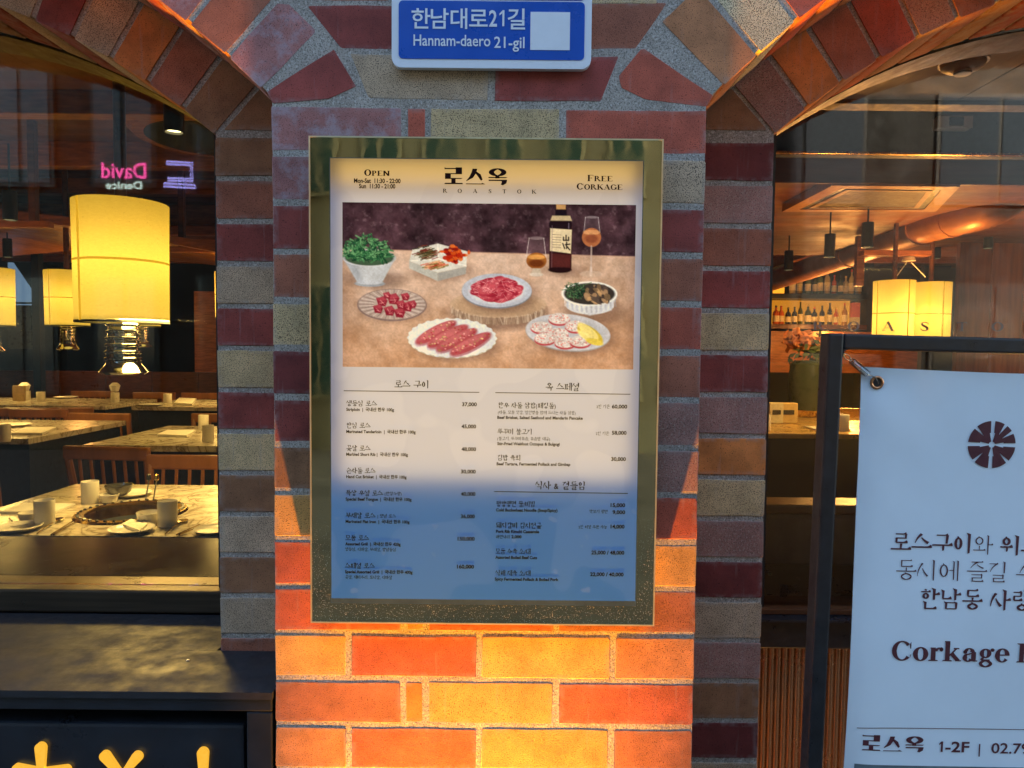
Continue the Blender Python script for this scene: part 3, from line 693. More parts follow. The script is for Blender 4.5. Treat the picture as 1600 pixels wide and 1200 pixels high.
# ---- printed photograph: painted as a fine colour grid
W_, H_ = 461, 264
gx, gy = np.meshgrid(np.linspace(0, 460, W_), np.linspace(0, 263, H_))
rng = np.random.RandomState(3)
def fbm(scale, seed, oct=4):
    r = np.random.RandomState(seed); out = np.zeros((H_, W_)); amp = 1; tot = 0
    for o in range(oct):
        s = scale / 2 ** o; nx, ny = int(460 / s) + 3, int(263 / s) + 3; g = r.rand(ny, nx)
        fx, fy = gx / s, gy / s; ix, iy = fx.astype(int), fy.astype(int); u, w2 = fx - ix, fy - iy; u = u * u * (3 - 2 * u); w2 = w2 * w2 * (3 - 2 * w2)
        out += amp * ((g[iy, ix] * (1 - u) + g[iy, ix + 1] * u) * (1 - w2) + (g[iy + 1, ix] * (1 - u) + g[iy + 1, ix + 1] * u) * w2); tot += amp; amp *= .55
    return out / tot
img = np.zeros((H_, W_, 3))
def put(mask, col, k=1.0):
    global img
    mask = np.clip(mask * k, 0, 1)[..., None]; col = np.array(col, float)
    img = img * (1 - mask) + col * mask
def ell(cx, cy, rx, ry, soft=1.0, ang=0):
    c, s = math.cos(rad(ang)), math.sin(rad(ang)); x, y = gx - cx, gy - cy; X, Y = x * c + y * s, -x * s + y * c
    d = np.sqrt((X / rx) ** 2 + (Y / ry) ** 2); return np.clip((1 - d) * min(rx, ry) / soft + .5, 0, 1)
def plg(pts, soft=1.0):
    m = np.full((H_, W_), 1e9); n = len(pts); ar = sum(pts[i][0] * pts[(i + 1) % n][1] - pts[(i + 1) % n][0] * pts[i][1] for i in range(n)); sg = 1 if ar > 0 else -1
    for i in range(n):
        a, b_ = pts[i], pts[(i + 1) % n]; dx, dy = b_[0] - a[0], b_[1] - a[1]; L = math.hypot(dx, dy) or 1
        m = np.minimum(m, sg * (dx * (gy - a[1]) - dy * (gx - a[0])) / L)
    return np.clip(m / soft + .5, 0, 1)
def seg(x0_, y0_, x1_, y1_, w_, soft=1.0):
    dx, dy = x1_ - x0_, y1_ - y0_; L2 = dx * dx + dy * dy + 1e-6; u = np.clip(((gx - x0_) * dx + (gy - y0_) * dy) / L2, 0, 1)
    return np.clip((w_ / 2 - np.hypot(gx - x0_ - dx * u, gy - y0_ - dy * u)) / soft + .5, 0, 1)
# wall and table
n1, n2 = fbm(60, 1, 5), fbm(14, 2, 4)
bgc = np.array([72, 52, 60]) + (n1[..., None] - .5) * np.array([60, 40, 46]) + (n2[..., None] - .5) * np.array([55, 45, 50])
bgc = bgc + np.clip(fbm(7, 9, 3) - .6, 0, 1)[..., None] * 110
img[:] = bgc
hor = 74 + gx * .018
n3, n4 = fbm(70, 4, 5), fbm(10, 5, 4)
tb = np.array([190, 163, 143]) + (n3[..., None] - .5) * np.array([46, 56, 66]) + (n4[..., None] - .5) * np.array([30, 32, 36]) - np.array([6, 16, 26]) * np.clip((gy - 130) / 130, 0, 1)[..., None]
put(np.clip(gy - hor, 0, 1), tb)
put(np.clip(1.5 - np.abs(gy - hor), 0, 1), (214, 176, 150), .7)
def shadow(cx, cy, rx, ry, k=.35, soft=10): put(ell(cx, cy, rx, ry, soft), (96, 74, 64), k)
def plate_(cx, cy, rx, ry, rim, well, edge):
    shadow(cx + 6, cy + 6, rx * 1.04, ry * 1.1, .45)
    put(ell(cx, cy + 2, rx, ry), edge); put(ell(cx, cy, rx, ry), rim); put(ell(cx, cy + .5, rx * .82, ry * .8, 3), well)
# salad bowl (top left)
shadow(52, 122, 44, 14, .5); put(plg([(3, 92), (82, 90), (62, 128), (24, 128)], 2), (186, 192, 198)); put(ell(43, 129, 24, 5), (150, 158, 168)); put(ell(43, 127, 20, 3.5), (190, 196, 204))
put(plg([(3, 92), (20, 92), (34, 128), (24, 128)], 6), (150, 158, 168), .6)
put(ell(42, 88, 42, 14), (206, 210, 214)); put(ell(42, 87, 42, 14), (70, 84, 84), .25); put(ell(42, 88, 38, 12), (70, 92, 72))
for i in range(420):
    a = rng.rand() * 6.28; r = rng.rand() ** .5; cx, cy = 38 + 37 * r * math.cos(a), 80 + (22 if math.sin(a) < 0 else 14) * r * math.sin(a)
    cy -= 4 * (1 - abs(cx - 38) / 40); k = rng.rand()
    if cx < 1: continue
    put(seg(cx, cy, cx + rng.randn() * 5, cy + rng.randn() * 4, 1 + rng.rand() * 2.2), [(44, 92, 62), (74, 128, 84), (110, 160, 112), (30, 66, 46)][int(k * 4)], .85)
# banchan tray
shadow(160, 108, 48, 14, .4); put(plg([(105, 92), (150, 111), (150, 124), (105, 104)], 1.5), (176, 178, 172)); put(plg([(150, 111), (195, 100), (194, 112), (150, 124)], 1.5), (158, 158, 154))
put(plg([(110, 74), (150, 64), (196, 76), (195, 100), (150, 111), (105, 92)], 1.5), (204, 204, 196)); put(seg(150, 66, 150, 88, 2), (226, 226, 220)); put(seg(150, 88, 108, 92, 2), (226, 226, 220)); put(seg(150, 88, 194, 99, 2), (226, 226, 220))
for i in range(90):
    x, y = 128 + rng.randn() * 8, 80 + rng.randn() * 4; put(seg(x, y, x + 9, y - 4 + rng.rand() * 3, 1.4), [(74, 70, 40), (110, 40, 34), (50, 56, 38), (130, 110, 80)][i % 4], .8)
for i in range(70): put(ell(175 + rng.randn() * 8, 82 + rng.randn() * 6, 2 + rng.rand() * 3, 2 + rng.rand() * 2), [(168, 44, 24), (196, 84, 34), (120, 26, 24), (210, 110, 50)][i % 4], .9)
for i in range(60):
    x, y = 146 + rng.randn() * 7, 100 + rng.randn() * 3; put(seg(x - 5, y, x + 6, y - 3, 1.8), [(200, 112, 84), (150, 60, 40), (110, 110, 60), (214, 170, 130)][i % 4], .85)
# glass dish with cubes
shadow(78, 168, 54, 22, .3); put(ell(78, 163, 55, 26), (120, 104, 104), .75); put(ell(78, 162, 53, 24), (180, 164, 154), .9)
for i in range(46):
    a = i / 46 * 6.283; put(seg(78 + 30 * math.cos(a), 162 + 13 * math.sin(a), 78 + 52 * math.cos(a), 162 + 23 * math.sin(a), 1.3), (120, 106, 106) if i % 2 else (214, 206, 204), .6)
for (cx, cy, r) in ((62, 158, 9), (80, 154, 10), (99, 150, 7), (56, 170, 8), (74, 173, 9), (90, 176, 9), (102, 166, 9), (70, 148, 6), (110, 162, 7), (92, 163, 8)):
    put(plg([(cx - r, cy - r * .6), (cx + r * .4, cy - r), (cx + r, cy - r * .2), (cx + r * .6, cy + r * .8), (cx - r * .6, cy + r * .7)], 2), (132, 38, 54)); put(plg([(cx - r, cy - r * .6), (cx + r * .4, cy - r), (cx + r * .8, cy - r * .3), (cx - r * .4, cy)], 2), (168, 74, 86), .9)
    for q in range(5): put(seg(cx - r * .6 + rng.rand() * r, cy - r * .5 + rng.rand() * r, cx + rng.rand() * r * .6, cy + rng.rand() * r * .5, .8), (224, 160, 160), .6)
# wooden slice with plate of marbled slices
shadow(245, 176, 76, 26, .5); put(ell(246, 171, 74, 22), (150, 128, 110)); put(ell(246, 160, 76, 22), (186, 162, 138)); put(ell(246, 162, 70, 18, 4), (160, 132, 104), .5)
for i in range(60):
    a = rad(10 + i * 2.7); x = 246 + 74 * math.cos(a) + rng.randn() * 2; put(seg(x, 160 + 22 * math.sin(a), x + rng.randn() * 2, 170 + 22 * math.sin(a), 1 + rng.rand() * 3), (206, 190, 170) if rng.rand() > .45 else (124, 100, 84), .2 + .4 * rng.rand())
plate_(243, 138, 55, 27, (176, 184, 198), (198, 204, 214), (120, 126, 140))
for i in range(26):
    a = i / 26 * 6.283 * 1.6; r = .92 if i < 15 else .5; cx, cy = 243 + 30 * r * math.cos(a), 137 + 14 * r * math.sin(a)
    put(ell(cx, cy, 15, 7.5, 1.3, rng.rand() * 60 - 30), [(170, 62, 78), (184, 84, 96), (150, 44, 62)][i % 3])
    for q in range(16): put(seg(cx + rng.randn() * 7, cy + rng.randn() * 3.5, cx + rng.randn() * 7, cy + rng.randn() * 3.5, .8), (236, 184, 186), .5)
# scalloped oval with sliced fillets
for i in range(26): a = i / 26 * 6.283; put(ell(173 + 63 * math.cos(a), 216 + 27 * math.sin(a), 8, 5), (196, 182, 140))
shadow(180, 226, 66, 26, .45); put(ell(173, 217, 69, 31), (176, 170, 150)); put(ell(173, 215, 69, 31), (214, 220, 228)); put(ell(173, 216, 55, 23, 4), (202, 210, 220))
for i in range(26): a = i / 26 * 6.283; put(ell(173 + 66 * math.cos(a), 215 + 29 * math.sin(a), 5, 3.5), (216, 220, 226))
for (ax, ay, bx_, by) in ((118, 222, 176, 190), (136, 228, 196, 196), (150, 234, 210, 202), (172, 240, 232, 208)):
    ang = math.degrees(math.atan2(by - ay, bx_ - ax)); cx, cy = (ax + bx_) / 2, (ay + by) / 2
    put(ell(cx + 1, cy + 3, 36, 10, 2, ang), (140, 60, 66), .6); put(ell(cx, cy, 36, 9.5, 1.5, ang), (162, 78, 84)); put(ell(cx - 2, cy - 2, 30, 6, 3, ang), (188, 112, 114), .8)
    for q in range(30):
        u = rng.rand() * 2 - 1; x, y = cx + (bx_ - ax) / 2 * u, cy + (by - ay) / 2 * u; put(ell(x + rng.randn() * 3, y + rng.randn() * 3, 1.5, 1.1), [(150, 128, 80), (214, 196, 140), (160, 50, 56), (226, 170, 166)][q % 4], .7)
# fluted dish with mushrooms and greens
shadow(394, 172, 48, 20, .45); put(plg([(346, 142), (432, 146), (424, 168), (390, 177), (358, 166)], 3), (196, 200, 206)); put(ell(390, 160, 38, 15), (200, 204, 210))
for i in range(22): x = 350 + i * 3.8; put(seg(x, 150 + 8 * math.sin(i / 21 * 3.14), x + 1, 162 + 10 * math.sin(i / 21 * 3.14), 1.4), (150, 158, 172) if i % 2 else (228, 230, 234), .6)
put(ell(389, 142, 44, 20), (226, 228, 232)); put(ell(389, 142, 40, 17, 1.5), (60, 56, 52))
for i in range(140):
    a = rng.rand() * 6.28; r = rng.rand() ** .5; cx, cy = 368 + 18 * r * math.cos(a), 137 + 13 * r * math.sin(a); put(seg(cx, cy, cx + rng.randn() * 4, cy + rng.randn() * 3, 1.3), [(40, 70, 52), (62, 96, 66), (90, 118, 84), (26, 44, 36)][i % 4], .85)
for i in range(52):
    a = rng.rand() * 6.28; r = rng.rand() ** .5; cx, cy = 403 + 21 * r * math.cos(a), 143 + 13 * r * math.sin(a); put(ell(cx, cy, 3 + rng.rand() * 5, 2 + rng.rand() * 3, 1.2, rng.rand() * 90), [(120, 100, 76), (166, 136, 104), (64, 56, 54), (196, 160, 116), (90, 78, 72)][i % 5], .9)
# oval plate with white crusted rounds and lemon
shadow(364, 214, 66, 28, .4); put(ell(356, 206, 67, 29, 1, 5), (150, 148, 148)); put(ell(356, 204, 67, 29, 1, 5), (190, 192, 198)); put(ell(356, 205, 58, 24, 4, 5), (176, 180, 188))
for (cx, cy) in ((342, 182), (314, 196), (368, 194), (340, 206), (320, 214), (352, 220), (376, 218)):
    put(ell(cx, cy + 3, 17, 9), (172, 76, 80)); put(ell(cx, cy, 17, 9, 1.5), (204, 196, 192))
    for q in range(60):
        a = rng.rand() * 6.28; r = rng.rand() ** .5; put(ell(cx + 16 * r * math.cos(a), cy + 8 * r * math.sin(a), 1.2, .9), [(236, 236, 232), (222, 214, 210), (166, 140, 136), (206, 120, 112)][q % 4], .8)
put(ell(391, 207, 24, 11, 1.5, 36), (198, 176, 70)); put(ell(388, 202, 20, 7, 1.5, 38), (226, 212, 130)); put(ell(384, 210, 16, 5, 2, 34), (236, 226, 150), .8); put(ell(398, 219, 14, 5, 1.5, 14), (212, 192, 84))
# bottle, tulip glass, stemmed glass
shadow(352, 106, 26, 8, .5); put(plg([(325, 30), (360, 30), (360, 104), (325, 104)], 1.5), (50, 26, 30)); put(ell(342, 104, 18, 5), (40, 22, 26)); put(ell(342, 32, 18, 13), (36, 24, 32)); put(plg([(334, 4), (351, 4), (352, 24), (333, 24)], 2), (34, 26, 36)); put(plg([(335, 0), (350, 0), (350, 8), (335, 8)], 1), (190, 150, 100))
put(plg([(329, 18), (357, 18), (360, 26), (326, 26)], 1.5), (186, 170, 136)); put(plg([(326, 38), (360, 40), (359, 78), (326, 74)], 1.2), (212, 198, 164)); put(plg([(327, 78), (359, 80), (358, 100), (328, 100)], 3), (92, 46, 44), .8)
put(seg(329, 34, 329, 100, 1.4), (130, 110, 120), .5); put(seg(355, 30, 355, 38, 1.5), (150, 140, 160), .6)
for yy_ in range(48, 72, 4): put(seg(330, yy_, 343, yy_ + .5, 1), (90, 72, 60), .55)
for a_, b_2, c_2, d_2 in ((347, 52, 347, 57), (351, 49, 351, 57), (355, 52, 355, 57), (347, 57, 355, 57), (346, 62, 349, 70), (352, 60, 352, 70), (350, 64, 357, 63), (353, 67, 357, 72)): put(seg(a_, b_2, c_2, d_2, 1.8), (34, 28, 28))
put(plg([(293, 54), (316, 54), (318, 78), (290, 78)], 2), (108, 92, 96), .35); put(seg(293, 54, 289, 84, 1), (214, 206, 206), .8); put(seg(316, 54, 320, 84, 1), (214, 206, 206), .8); put(ell(305, 54, 12, 2.5), (190, 182, 184), .4)
put(ell(305, 90, 16, 13), (150, 96, 48)); put(ell(305, 84, 14, 4), (206, 150, 84)); put(ell(305, 94, 12, 6, 3), (96, 48, 26), .8); put(plg([(300, 102), (310, 102), (314, 112), (296, 112)], 2), (188, 176, 160)); put(ell(305, 112, 11, 3), (200, 190, 178))
put(seg(381, 20, 379, 44, 1), (200, 194, 200), .8); put(seg(401, 20, 404, 44, 1), (200, 194, 200), .8); put(ell(391, 20, 10, 2), (190, 184, 190), .5); put(plg([(382, 20), (401, 20), (404, 44), (379, 44)], 2), (120, 108, 116), .3)
put(ell(391, 52, 15, 15), (170, 108, 72)); put(ell(391, 44, 13, 4), (204, 150, 104)); put(ell(391, 54, 10, 7, 3), (120, 66, 48), .7); put(seg(391, 66, 391, 106, 2.4), (196, 180, 172), .8); put(ell(391, 110, 18, 5), (196, 176, 160), .55); put(seg(391, 100, 391, 112, 4), (220, 206, 196), .5)
img = img * (1 + (fbm(2.4, 12, 2)[..., None] - .5) * .14) * (1 + (fbm(26, 21, 3)[..., None] - .5) * .16)
img = (img - 128) * 1.05 + 122
c = np.clip(img, 0, 255) / 255.0; L = np.where(c <= .04045, c / 12.92, ((c + .055) / 1.055) ** 2.4)
wht = np.array([lin(200), lin(203), lin(208)]); L = np.clip(L / wht * .80 * np.array([.86, .97, 1.18]), 0, .95)
vx = px0 + (px1 - px0) * gx / 460; vz = pz1 - (pz1 - pz0) * gy / 263
me = bpy.data.meshes.new('printed_photo')
co = np.stack([vx, np.full_like(vx, YP - .0001), vz], -1).reshape(-1, 3)
me.vertices.add(len(co)); me.vertices.foreach_set('co', co.ravel().astype(np.float32))
idx = np.arange(W_ * H_).reshape(H_, W_); q = np.stack([idx[:-1, :-1], idx[1:, :-1], idx[1:, 1:], idx[:-1, 1:]], -1).reshape(-1, 4)
me.loops.add(q.size); me.loops.foreach_set('vertex_index', q.ravel().astype(np.int32))
me.polygons.add(len(q)); me.polygons.foreach_set('loop_start', (np.arange(len(q)) * 4).astype(np.int32)); me.update(calc_edges=True)
ca = me.color_attributes.new('print', 'FLOAT_COLOR', 'POINT')
ca.data.foreach_set('color', np.concatenate([L.reshape(-1, 3), np.ones((len(co), 1))], 1).ravel().astype(np.float32))
m = bpy.data.materials.new('photo_print'); m.use_nodes = True; t = m.node_tree; t.nodes.clear()
at = t.nodes.new('ShaderNodeAttribute'); at.attribute_name = 'print'; sheet_mat(t, at.outputs['Color'], .42)
me.materials.append(m); link('printed_photo', me, mb)

# ---- menu lettering
G = Glyphs(); YT = YP - .0004; K = (YT + .99) / FPX
def mp(px, py): return at_(px, py, YT)
def slopey(px): return 0
def line_(G, xa, xb, py, pyb, th=.0009):
    a, b_ = P(xa, py, YT), P(xb, pyb, YT); G.poly([(a.x, YT, a.z - th / 2), (b_.x, YT, b_.z - th / 2), (b_.x, YT, b_.z + th / 2), (a.x, YT, a.z + th / 2)], lambda p: p)
def ktxt(s, xa, xb, py, h, wt=1.0):
    """Korean text from pixel xa to xb with its middle at py, h pixels high"""
    sz = h * K; w0 = kor_text(Glyphs(), s, lambda a, b: (0, 0, 0), sz, wt); sx = (xb - xa) * K / w0
    kor_text(G, s, mp(xa, py + h / 2), sz, wt, sx=sx)
def ltxt(s, xa, xb, py, h, Gx=None):
    font_text(Gx or G, s, mp(xa, py + h * .36), h * K * 1.0, width=(xb - xa) * K, off=.03)
serif_text(G, 'OPEN', mp(569, 274.5), 9.5 * K, w=1.0, T=.24, small=.82, width=39 * K)
serif_text(G, 'FREE', mp(918, 283), 9.5 * K, w=1.1, T=.24, small=.85, width=39 * K)
serif_text(G, 'CORKAGE', mp(901, 296), 9.5 * K, w=1.1, T=.24, small=.85, width=71 * K)
ltxt('Mon-Sat  11:30 - 22:00', 553, 625, 282, 9.5); ltxt('Sun  11:30 - 21:00', 561, 617, 290.5, 9.5)
for c, xx in zip('ROASTOK', (692, 715, 739, 763, 785, 808, 831)): serif_text(G, c, mp(xx, 301 + (xx - 692) * .011), 6 * K, w=1.2, T=.22)
kk = mp(694, 287.5); logo(G, lambda a, b: kk(a, b), 24.5 * K * 1.0)
ktxt('로스 구이', 616, 671, 600, 13.5, 1.6); ktxt('옥 스페셜', 852, 906, 604, 13.5, 1.6); ktxt('식사 & 곁들임', 836, 916, 758, 14, 1.6)
line_(G, 537, 749, 610.5, 613); line_(G, 774, 985, 613.5, 616); line_(G, 772, 981, 768, 771)
L1 = [('생등심 로스', 541, 589, 630, 'Striploin  |  국내산 한우 100g', 616, '37,000', 722, 745),
      ('안심 로스', 541, 579, 664.5, 'Marinated Tenderloin  |  국내산 한우 100g', 650, '45,000', 721, 744),
      ('꽃살 로스', 541, 579, 700, 'Marbled Short Rib |  국내산 한우 100g', 638, '48,000', 721, 744),
      ('손차돌 로스', 541, 587, 735, 'Hand Cut Brisket  |  국내산 한우 100g', 636, '30,000', 720, 743.5),
      ('특상 우설 로스', 540, 599, 770, 'Special Beef Tongue  |  국내산 한우 100g', 644, '40,000', 720, 743),
      ('부채살 로스', 540, 587, 805, 'Marinated Flat Iron  |  국내산 한우 100g', 641, '36,000', 720, 742),
      ('모둠 로스', 539.5, 577, 840, 'Assorted Grill  |  국내산 한우 420g', 627, '150,000', 715, 742),
      ('스페셜 로스', 539, 586, 883.5, 'Special Assorted Grill  |  국내산 한우 400g', 646, '160,000', 714, 741)]
for a, xa, xb, py, s2, xe, pr, pa_, pb_ in L1:
    ktxt(a, xa, xb, py, 9.8, 1.75); ltxt(s2, xa, xe, py + 9.5, 6.6); ltxt(pr, pa_, pb_, py + 1.5, 8.2)
ktxt('(한정수량)', 601, 628, 771, 6.4, 1.6); ktxt('| 양념 로스', 590, 619, 806, 6.8, 1.6)
ktxt('생등심, 치마살, 부채살, 양념등심', 539, 620, 858, 6.4, 1.6); ktxt('꽃살, 제비추리, 토시살, 치마살', 539, 614, 901.5, 6.4, 1.6)
L2 = [('한우 차돌 삼합(페킹돌)', 778, 869, 633, ('(차돌, 모둠 젓갈, 밀전병을 함께 드시는 차돌 삼합)', 778, 900), ('Beef Brisket, Salted Seafood and Mandarin Pancake', 777, 911), '60,000', 956, 980),
      ('쭈꾸미 불고기', 777, 832, 674, ('(불고기, 쭈꾸미볶음, 볶음밥 제공)', 777, 860), ('Stir-Fried Webfoot Octopus & Bulgogi', 777, 875), '58,000', 956, 979),
      ('김밥 육회', 777, 814, 715, None, ('Beef Tartare, Fermented Pollack and Gimbap', 776, 892), '30,000', 955, 978),
      ('평양랭면 물/비빔', 775, 837, 787, None, ('Cold Buckwheat Noodle (Soup/Spicy)', 775, 872), '15,000', 954, 977),
      ('돼지갈비 김치전골', 775, 847, 820.5, None, ('Pork Rib Kimchi Casserole', 775, 843), '14,000', 954, 976),
      ('모둠 수육 소/대', 774, 830, 861, None, ('Assorted Boiled Beef Cuts', 774, 840), '25,000 / 48,000', 924, 976),
      ('식해 제육 소/대', 774, 830, 895, None, ('Spicy Fermented Pollack & Boiled Pork', 773, 874), '22,000 / 40,000', 922, 975)]
for a, xa, xb, py, s1, s2, pr, pa_, pb_ in L2:
    ktxt(a, xa, xb, py, 9.8, 1.75); d = 9.5
    if s1: ktxt(s1[0], s1[1], s1[2], py + 11, 6.2, 1.6); d = 19
    ltxt(s2[0], s2[1], s2[2], py + d, 6.6); ltxt(pr, pa_, pb_, py + 2, 8.2)
ltxt('9,000', 957, 977, 800, 8.2); ktxt('맛보기 랭면', 921, 950, 799, 6, 1.6); ktxt('2인 기준', 932, 953, 635, 6.4, 1.6); ktxt('2인 기준', 931, 952, 677, 6.4, 1.6)
ktxt('2인 이상 주문 가능', 904, 949, 823, 6.2, 1.6); ktxt('라면사리', 775, 797, 838.5, 6.2, 1.6); ltxt('2,000', 799, 815, 838.5, 6.4)
glyph_obj(G, 'lettering', INK, mb)

# ================================================================== windows
def glassmat():
    m = bpy.data.materials.new('window_glass'); m.use_nodes = True; t = m.node_tree; t.nodes.clear()
    a = t.nodes.new('ShaderNodeBsdfTransparent'); a.inputs[0].default_value = (.94, .96, .95, 1)
    g = t.nodes.new('ShaderNodeBsdfGlossy'); g.inputs['Roughness'].default_value = .015
    v = pos(t)
    f = t.nodes.new('ShaderNodeFresnel'); f.inputs[0].default_value = 1.5
    x = t.nodes.new('ShaderNodeMixShader'); t.links.new(f.outputs[0], x.inputs[0]); t.links.new(a.outputs[0], x.inputs[1]); t.links.new(g.outputs[0], x.inputs[2])
    # fine dust film
    d = t.nodes.new('ShaderNodeBsdfDiffuse'); d.inputs[0].default_value = (.5, .5, .5, 1)
    y = t.nodes.new('ShaderNodeMixShader'); t.links.new(ramp(t, noise(t, v, 260, 2, .5), [(.70, (.004, .004, .004)), (.76, (.22, .22, .22))]), y.inputs[0])
    t.links.new(x.outputs[0], y.inputs[1]); t.links.new(d.outputs[0], y.inputs[2])
    o = t.nodes.new('ShaderNodeOutputMaterial'); t.links.new(y.outputs[0], o.inputs[0]); return m
GLASS = glassmat()
SATIN = plain('satin_dark_bronze', (.10, .075, .05), .34, .7, var=.25, scale=20, stretch=(.2, 1, 6), bmp=.03)
DARKW = plain('lacquered_dark_wood', (.022, .012, .007), .22, var=.4, scale=12, stretch=(.5, 8, 8), spec=.2)
def arch_solid(side, x_in, x_out, R, zb, y0, y1):
    pts = [(x_in, zb)] + arcpts(side, R, x_in) + [(x_out, zb)]
    if side == 'R': pass
    return MB().prism(pts, y0, y1)
wins = {}
for side, lab, zbot in (('L', 'arched window on the left looking onto a laid grill table', -.456), ('R', 'arched window on the right with pale letters across its glass', -.515)):
    cx, cz = ARC[side]; half = .70
    w = thing('arched_window', lab, 'window', (cx, YG, zbot)); wins[side] = w
    xin = XI[side] if side == 'L' else XI[side]; far = 2 * cx - xin
    arch_solid(side, xin, far, RI + .004, zbot, YG, YG + .006).build('glass_pane', GLASS, w)
    sgn = -1 if side == 'L' else 1
    xf = -.552 if side == 'L' else .4815
    a, b = sorted((xf, XI[side] + (.02 if side == 'L' else -.02)))
    q = MB().box(a, b, .336, .385, zbot - .04, .40)
    far2 = 2 * cx - xf; a, b = sorted((far2, far)); q.box(a, b, .336, .385, zbot - .04, .40); q.build('side_frame', BLACK, w)
    # curved timber lining inside the glass
    pr = arcpts(side, RI + .0, XI[side]); v = []; f = []
    for (x, z) in pr: v += [(x, YG + .008, z), (x, .46, z), (x, .46, z + .03), (x, YG + .008, z + .03)]
    for i in range(len(pr) - 1):
        for k in range(4): f.append((i * 4 + k, i * 4 + (k + 1) % 4, i * 4 + 4 + (k + 1) % 4, i * 4 + 4 + k))
    MB().add(v, f).build('arch_lining', plain('deep_brown_lining', (.045, .020, .009), .45), w)
DARKW.node_tree.nodes['Principled BSDF'].inputs['IOR'].default_value = 1.18
xL0, xL1 = -1.86, XI['L'] - .001
w = wins['L']
MB().bbox(xL0, -.480, .315, .40, -.499, -.4565, .004).build('bottom_rail', SATIN, w)
MB().bbox(xL0, -.478, .4005, .69, -.475, -.4575, .003).build('inner_sill', DARKW, w)
w = wins['R']
xR0, xR1 = XI['R'] + .001, 1.81
zr = P(1240, 945, YG).z
MB().bbox(xR0 + .01, xR1, .325, .40, zr - .012, zr - .001, .002).build('bottom_rail', WOODD, w)
MB().bbox(xR0 + .006, xR1, .30, .40, P(1240, 972, .30).z, zr - .013, .004).build('bottom_rail', plain('blue_black_steel', (.05, .055, .07), .3, .6), w)
MB().bbox(xR0 + .006, xR1, .315, .40, P(1240, 1014, .315).z, P(1240, 973, .30).z, .003).build('bottom_rail', BLACK, w)
MB().bbox(xR0 + .01, xR1, .4005, .62, zr - .02, zr - .004, .003).build('inner_sill', plain('olive_bronze_sill', (.17, .14, .08), .3, .5, var=.15, scale=10), w)
# fluted apron below the right window
fl = thing('fluted_apron', 'fluted bronze panel under the right window behind the poster frame', 'wall panel', (1.0, .33, GZ))
v = []; f = []; nn = 900; zt = P(1240, 1015, .33).z; pit = .0127
for i in range(nn + 1):
    x = xR0 + .004 + (1.0) * i / nn; y = .345 - .006 * (abs(math.sin(math.pi * x / pit)) ** .8)
    v += [(x, y, zt), (x, y, GZ)]
for i in range(nn): f.append((2 * i, 2 * i + 1, 2 * i + 3, 2 * i + 2))
q = MB().add(v, f, True); q.box(xR0 + .004, xR0 + 1.004, .352, .36, GZ, zt)
q.build('fluted_sheet', plain('bronze_sheet', (.50, .31, .17), .24, .8, var=.12, scale=5), fl)
MB().box(xR0 + 1.006, xR1, .335, .36, GZ, zt).build('end_plate', BLACK, fl)
MB().bbox(xR0 + .0, xR1, .30, .36, GZ, GZ + .05, .003).build('foot_rail', BLACK, fl)
# letters on the right pane
G = Glyphs(); ygl = YG - .0008
for c, px_ in zip('ROASTOK', (1270, 1324, 1378, 1437, 1494, 1549, 1604)):
    o = P(px_, 516.5 + (px_ - 1270) * .004, ygl); serif_text(G, c, lambda a, b, o=o: (o.x + a, ygl, o.z + b), .0172, w=1.45, T=.26, t=.07)
glyph_obj(G, 'window_lettering', plain('grey_vinyl_letter', (.24, .225, .20), .5), wins['R'])
G = Glyphs()
for i in range(4):
    o = P(1219, 917 + i * 5, ygl); font_text(G, ['OPEN  11:30', '로스옥', '한남대로21길', '02.79'][i], lambda a, b, o=o: (o.x + a, ygl, o.z + b), .0058)
glyph_obj(G, 'window_lettering', INK, wins['R'])

# ================================================================== sill shelf and sign box below the left window
sb = thing('sign_box', 'black painted box with brass letters and a wide ledge beneath the left window', 'sign box', (-1.1, .16, GZ))
zs0, zs1 = -.4895, -.5005
q = MB()
def slab(q, x0, x1, y0, y1, za, zb, th):
    q.add([(x0, y0, za), (x1, y0, za), (x1, y1, zb), (x0, y1, zb), (x0, y0, za - th), (x1, y0, za - th), (x1, y1, zb - th), (x0, y1, zb - th)],
          [(0, 1, 2, 3), (4, 7, 6, 5), (0, 4, 5, 1), (1, 5, 6, 2), (2, 6, 7, 3), (3, 7, 4, 0)])
LEDGE = plain('satin_black_ledge', (.016, .017, .022), .55, .0, var=.25, scale=25, bmp=.10)
slab(q, -2.3, -.4745, .140, .314, zs0 - .003, zs1, .01); slab(q, -2.3, XO['L'] - .004, -.006, .1395, zs0, zs0 - .003, .01)
q.build('ledge', LEDGE, sb)
zf = P(200, 1110, 0).z; xb0, xb1 = P(385, 1110, 0).x, P(425, 1110, 0).x
q = MB(); q.bbox(-2.3, xb1, .0, .06, zf, zs0 - .0105, .002); q.bbox(xb0, xb1, .0, .06, GZ, zf - .001, .002)
q.build('outer_frame', NAVY, sb)
q = MB(); q.box(-2.3, XO['L'] - .003, .07, .33, GZ, zs0 - .02); q.build('body', BLACK, sb)
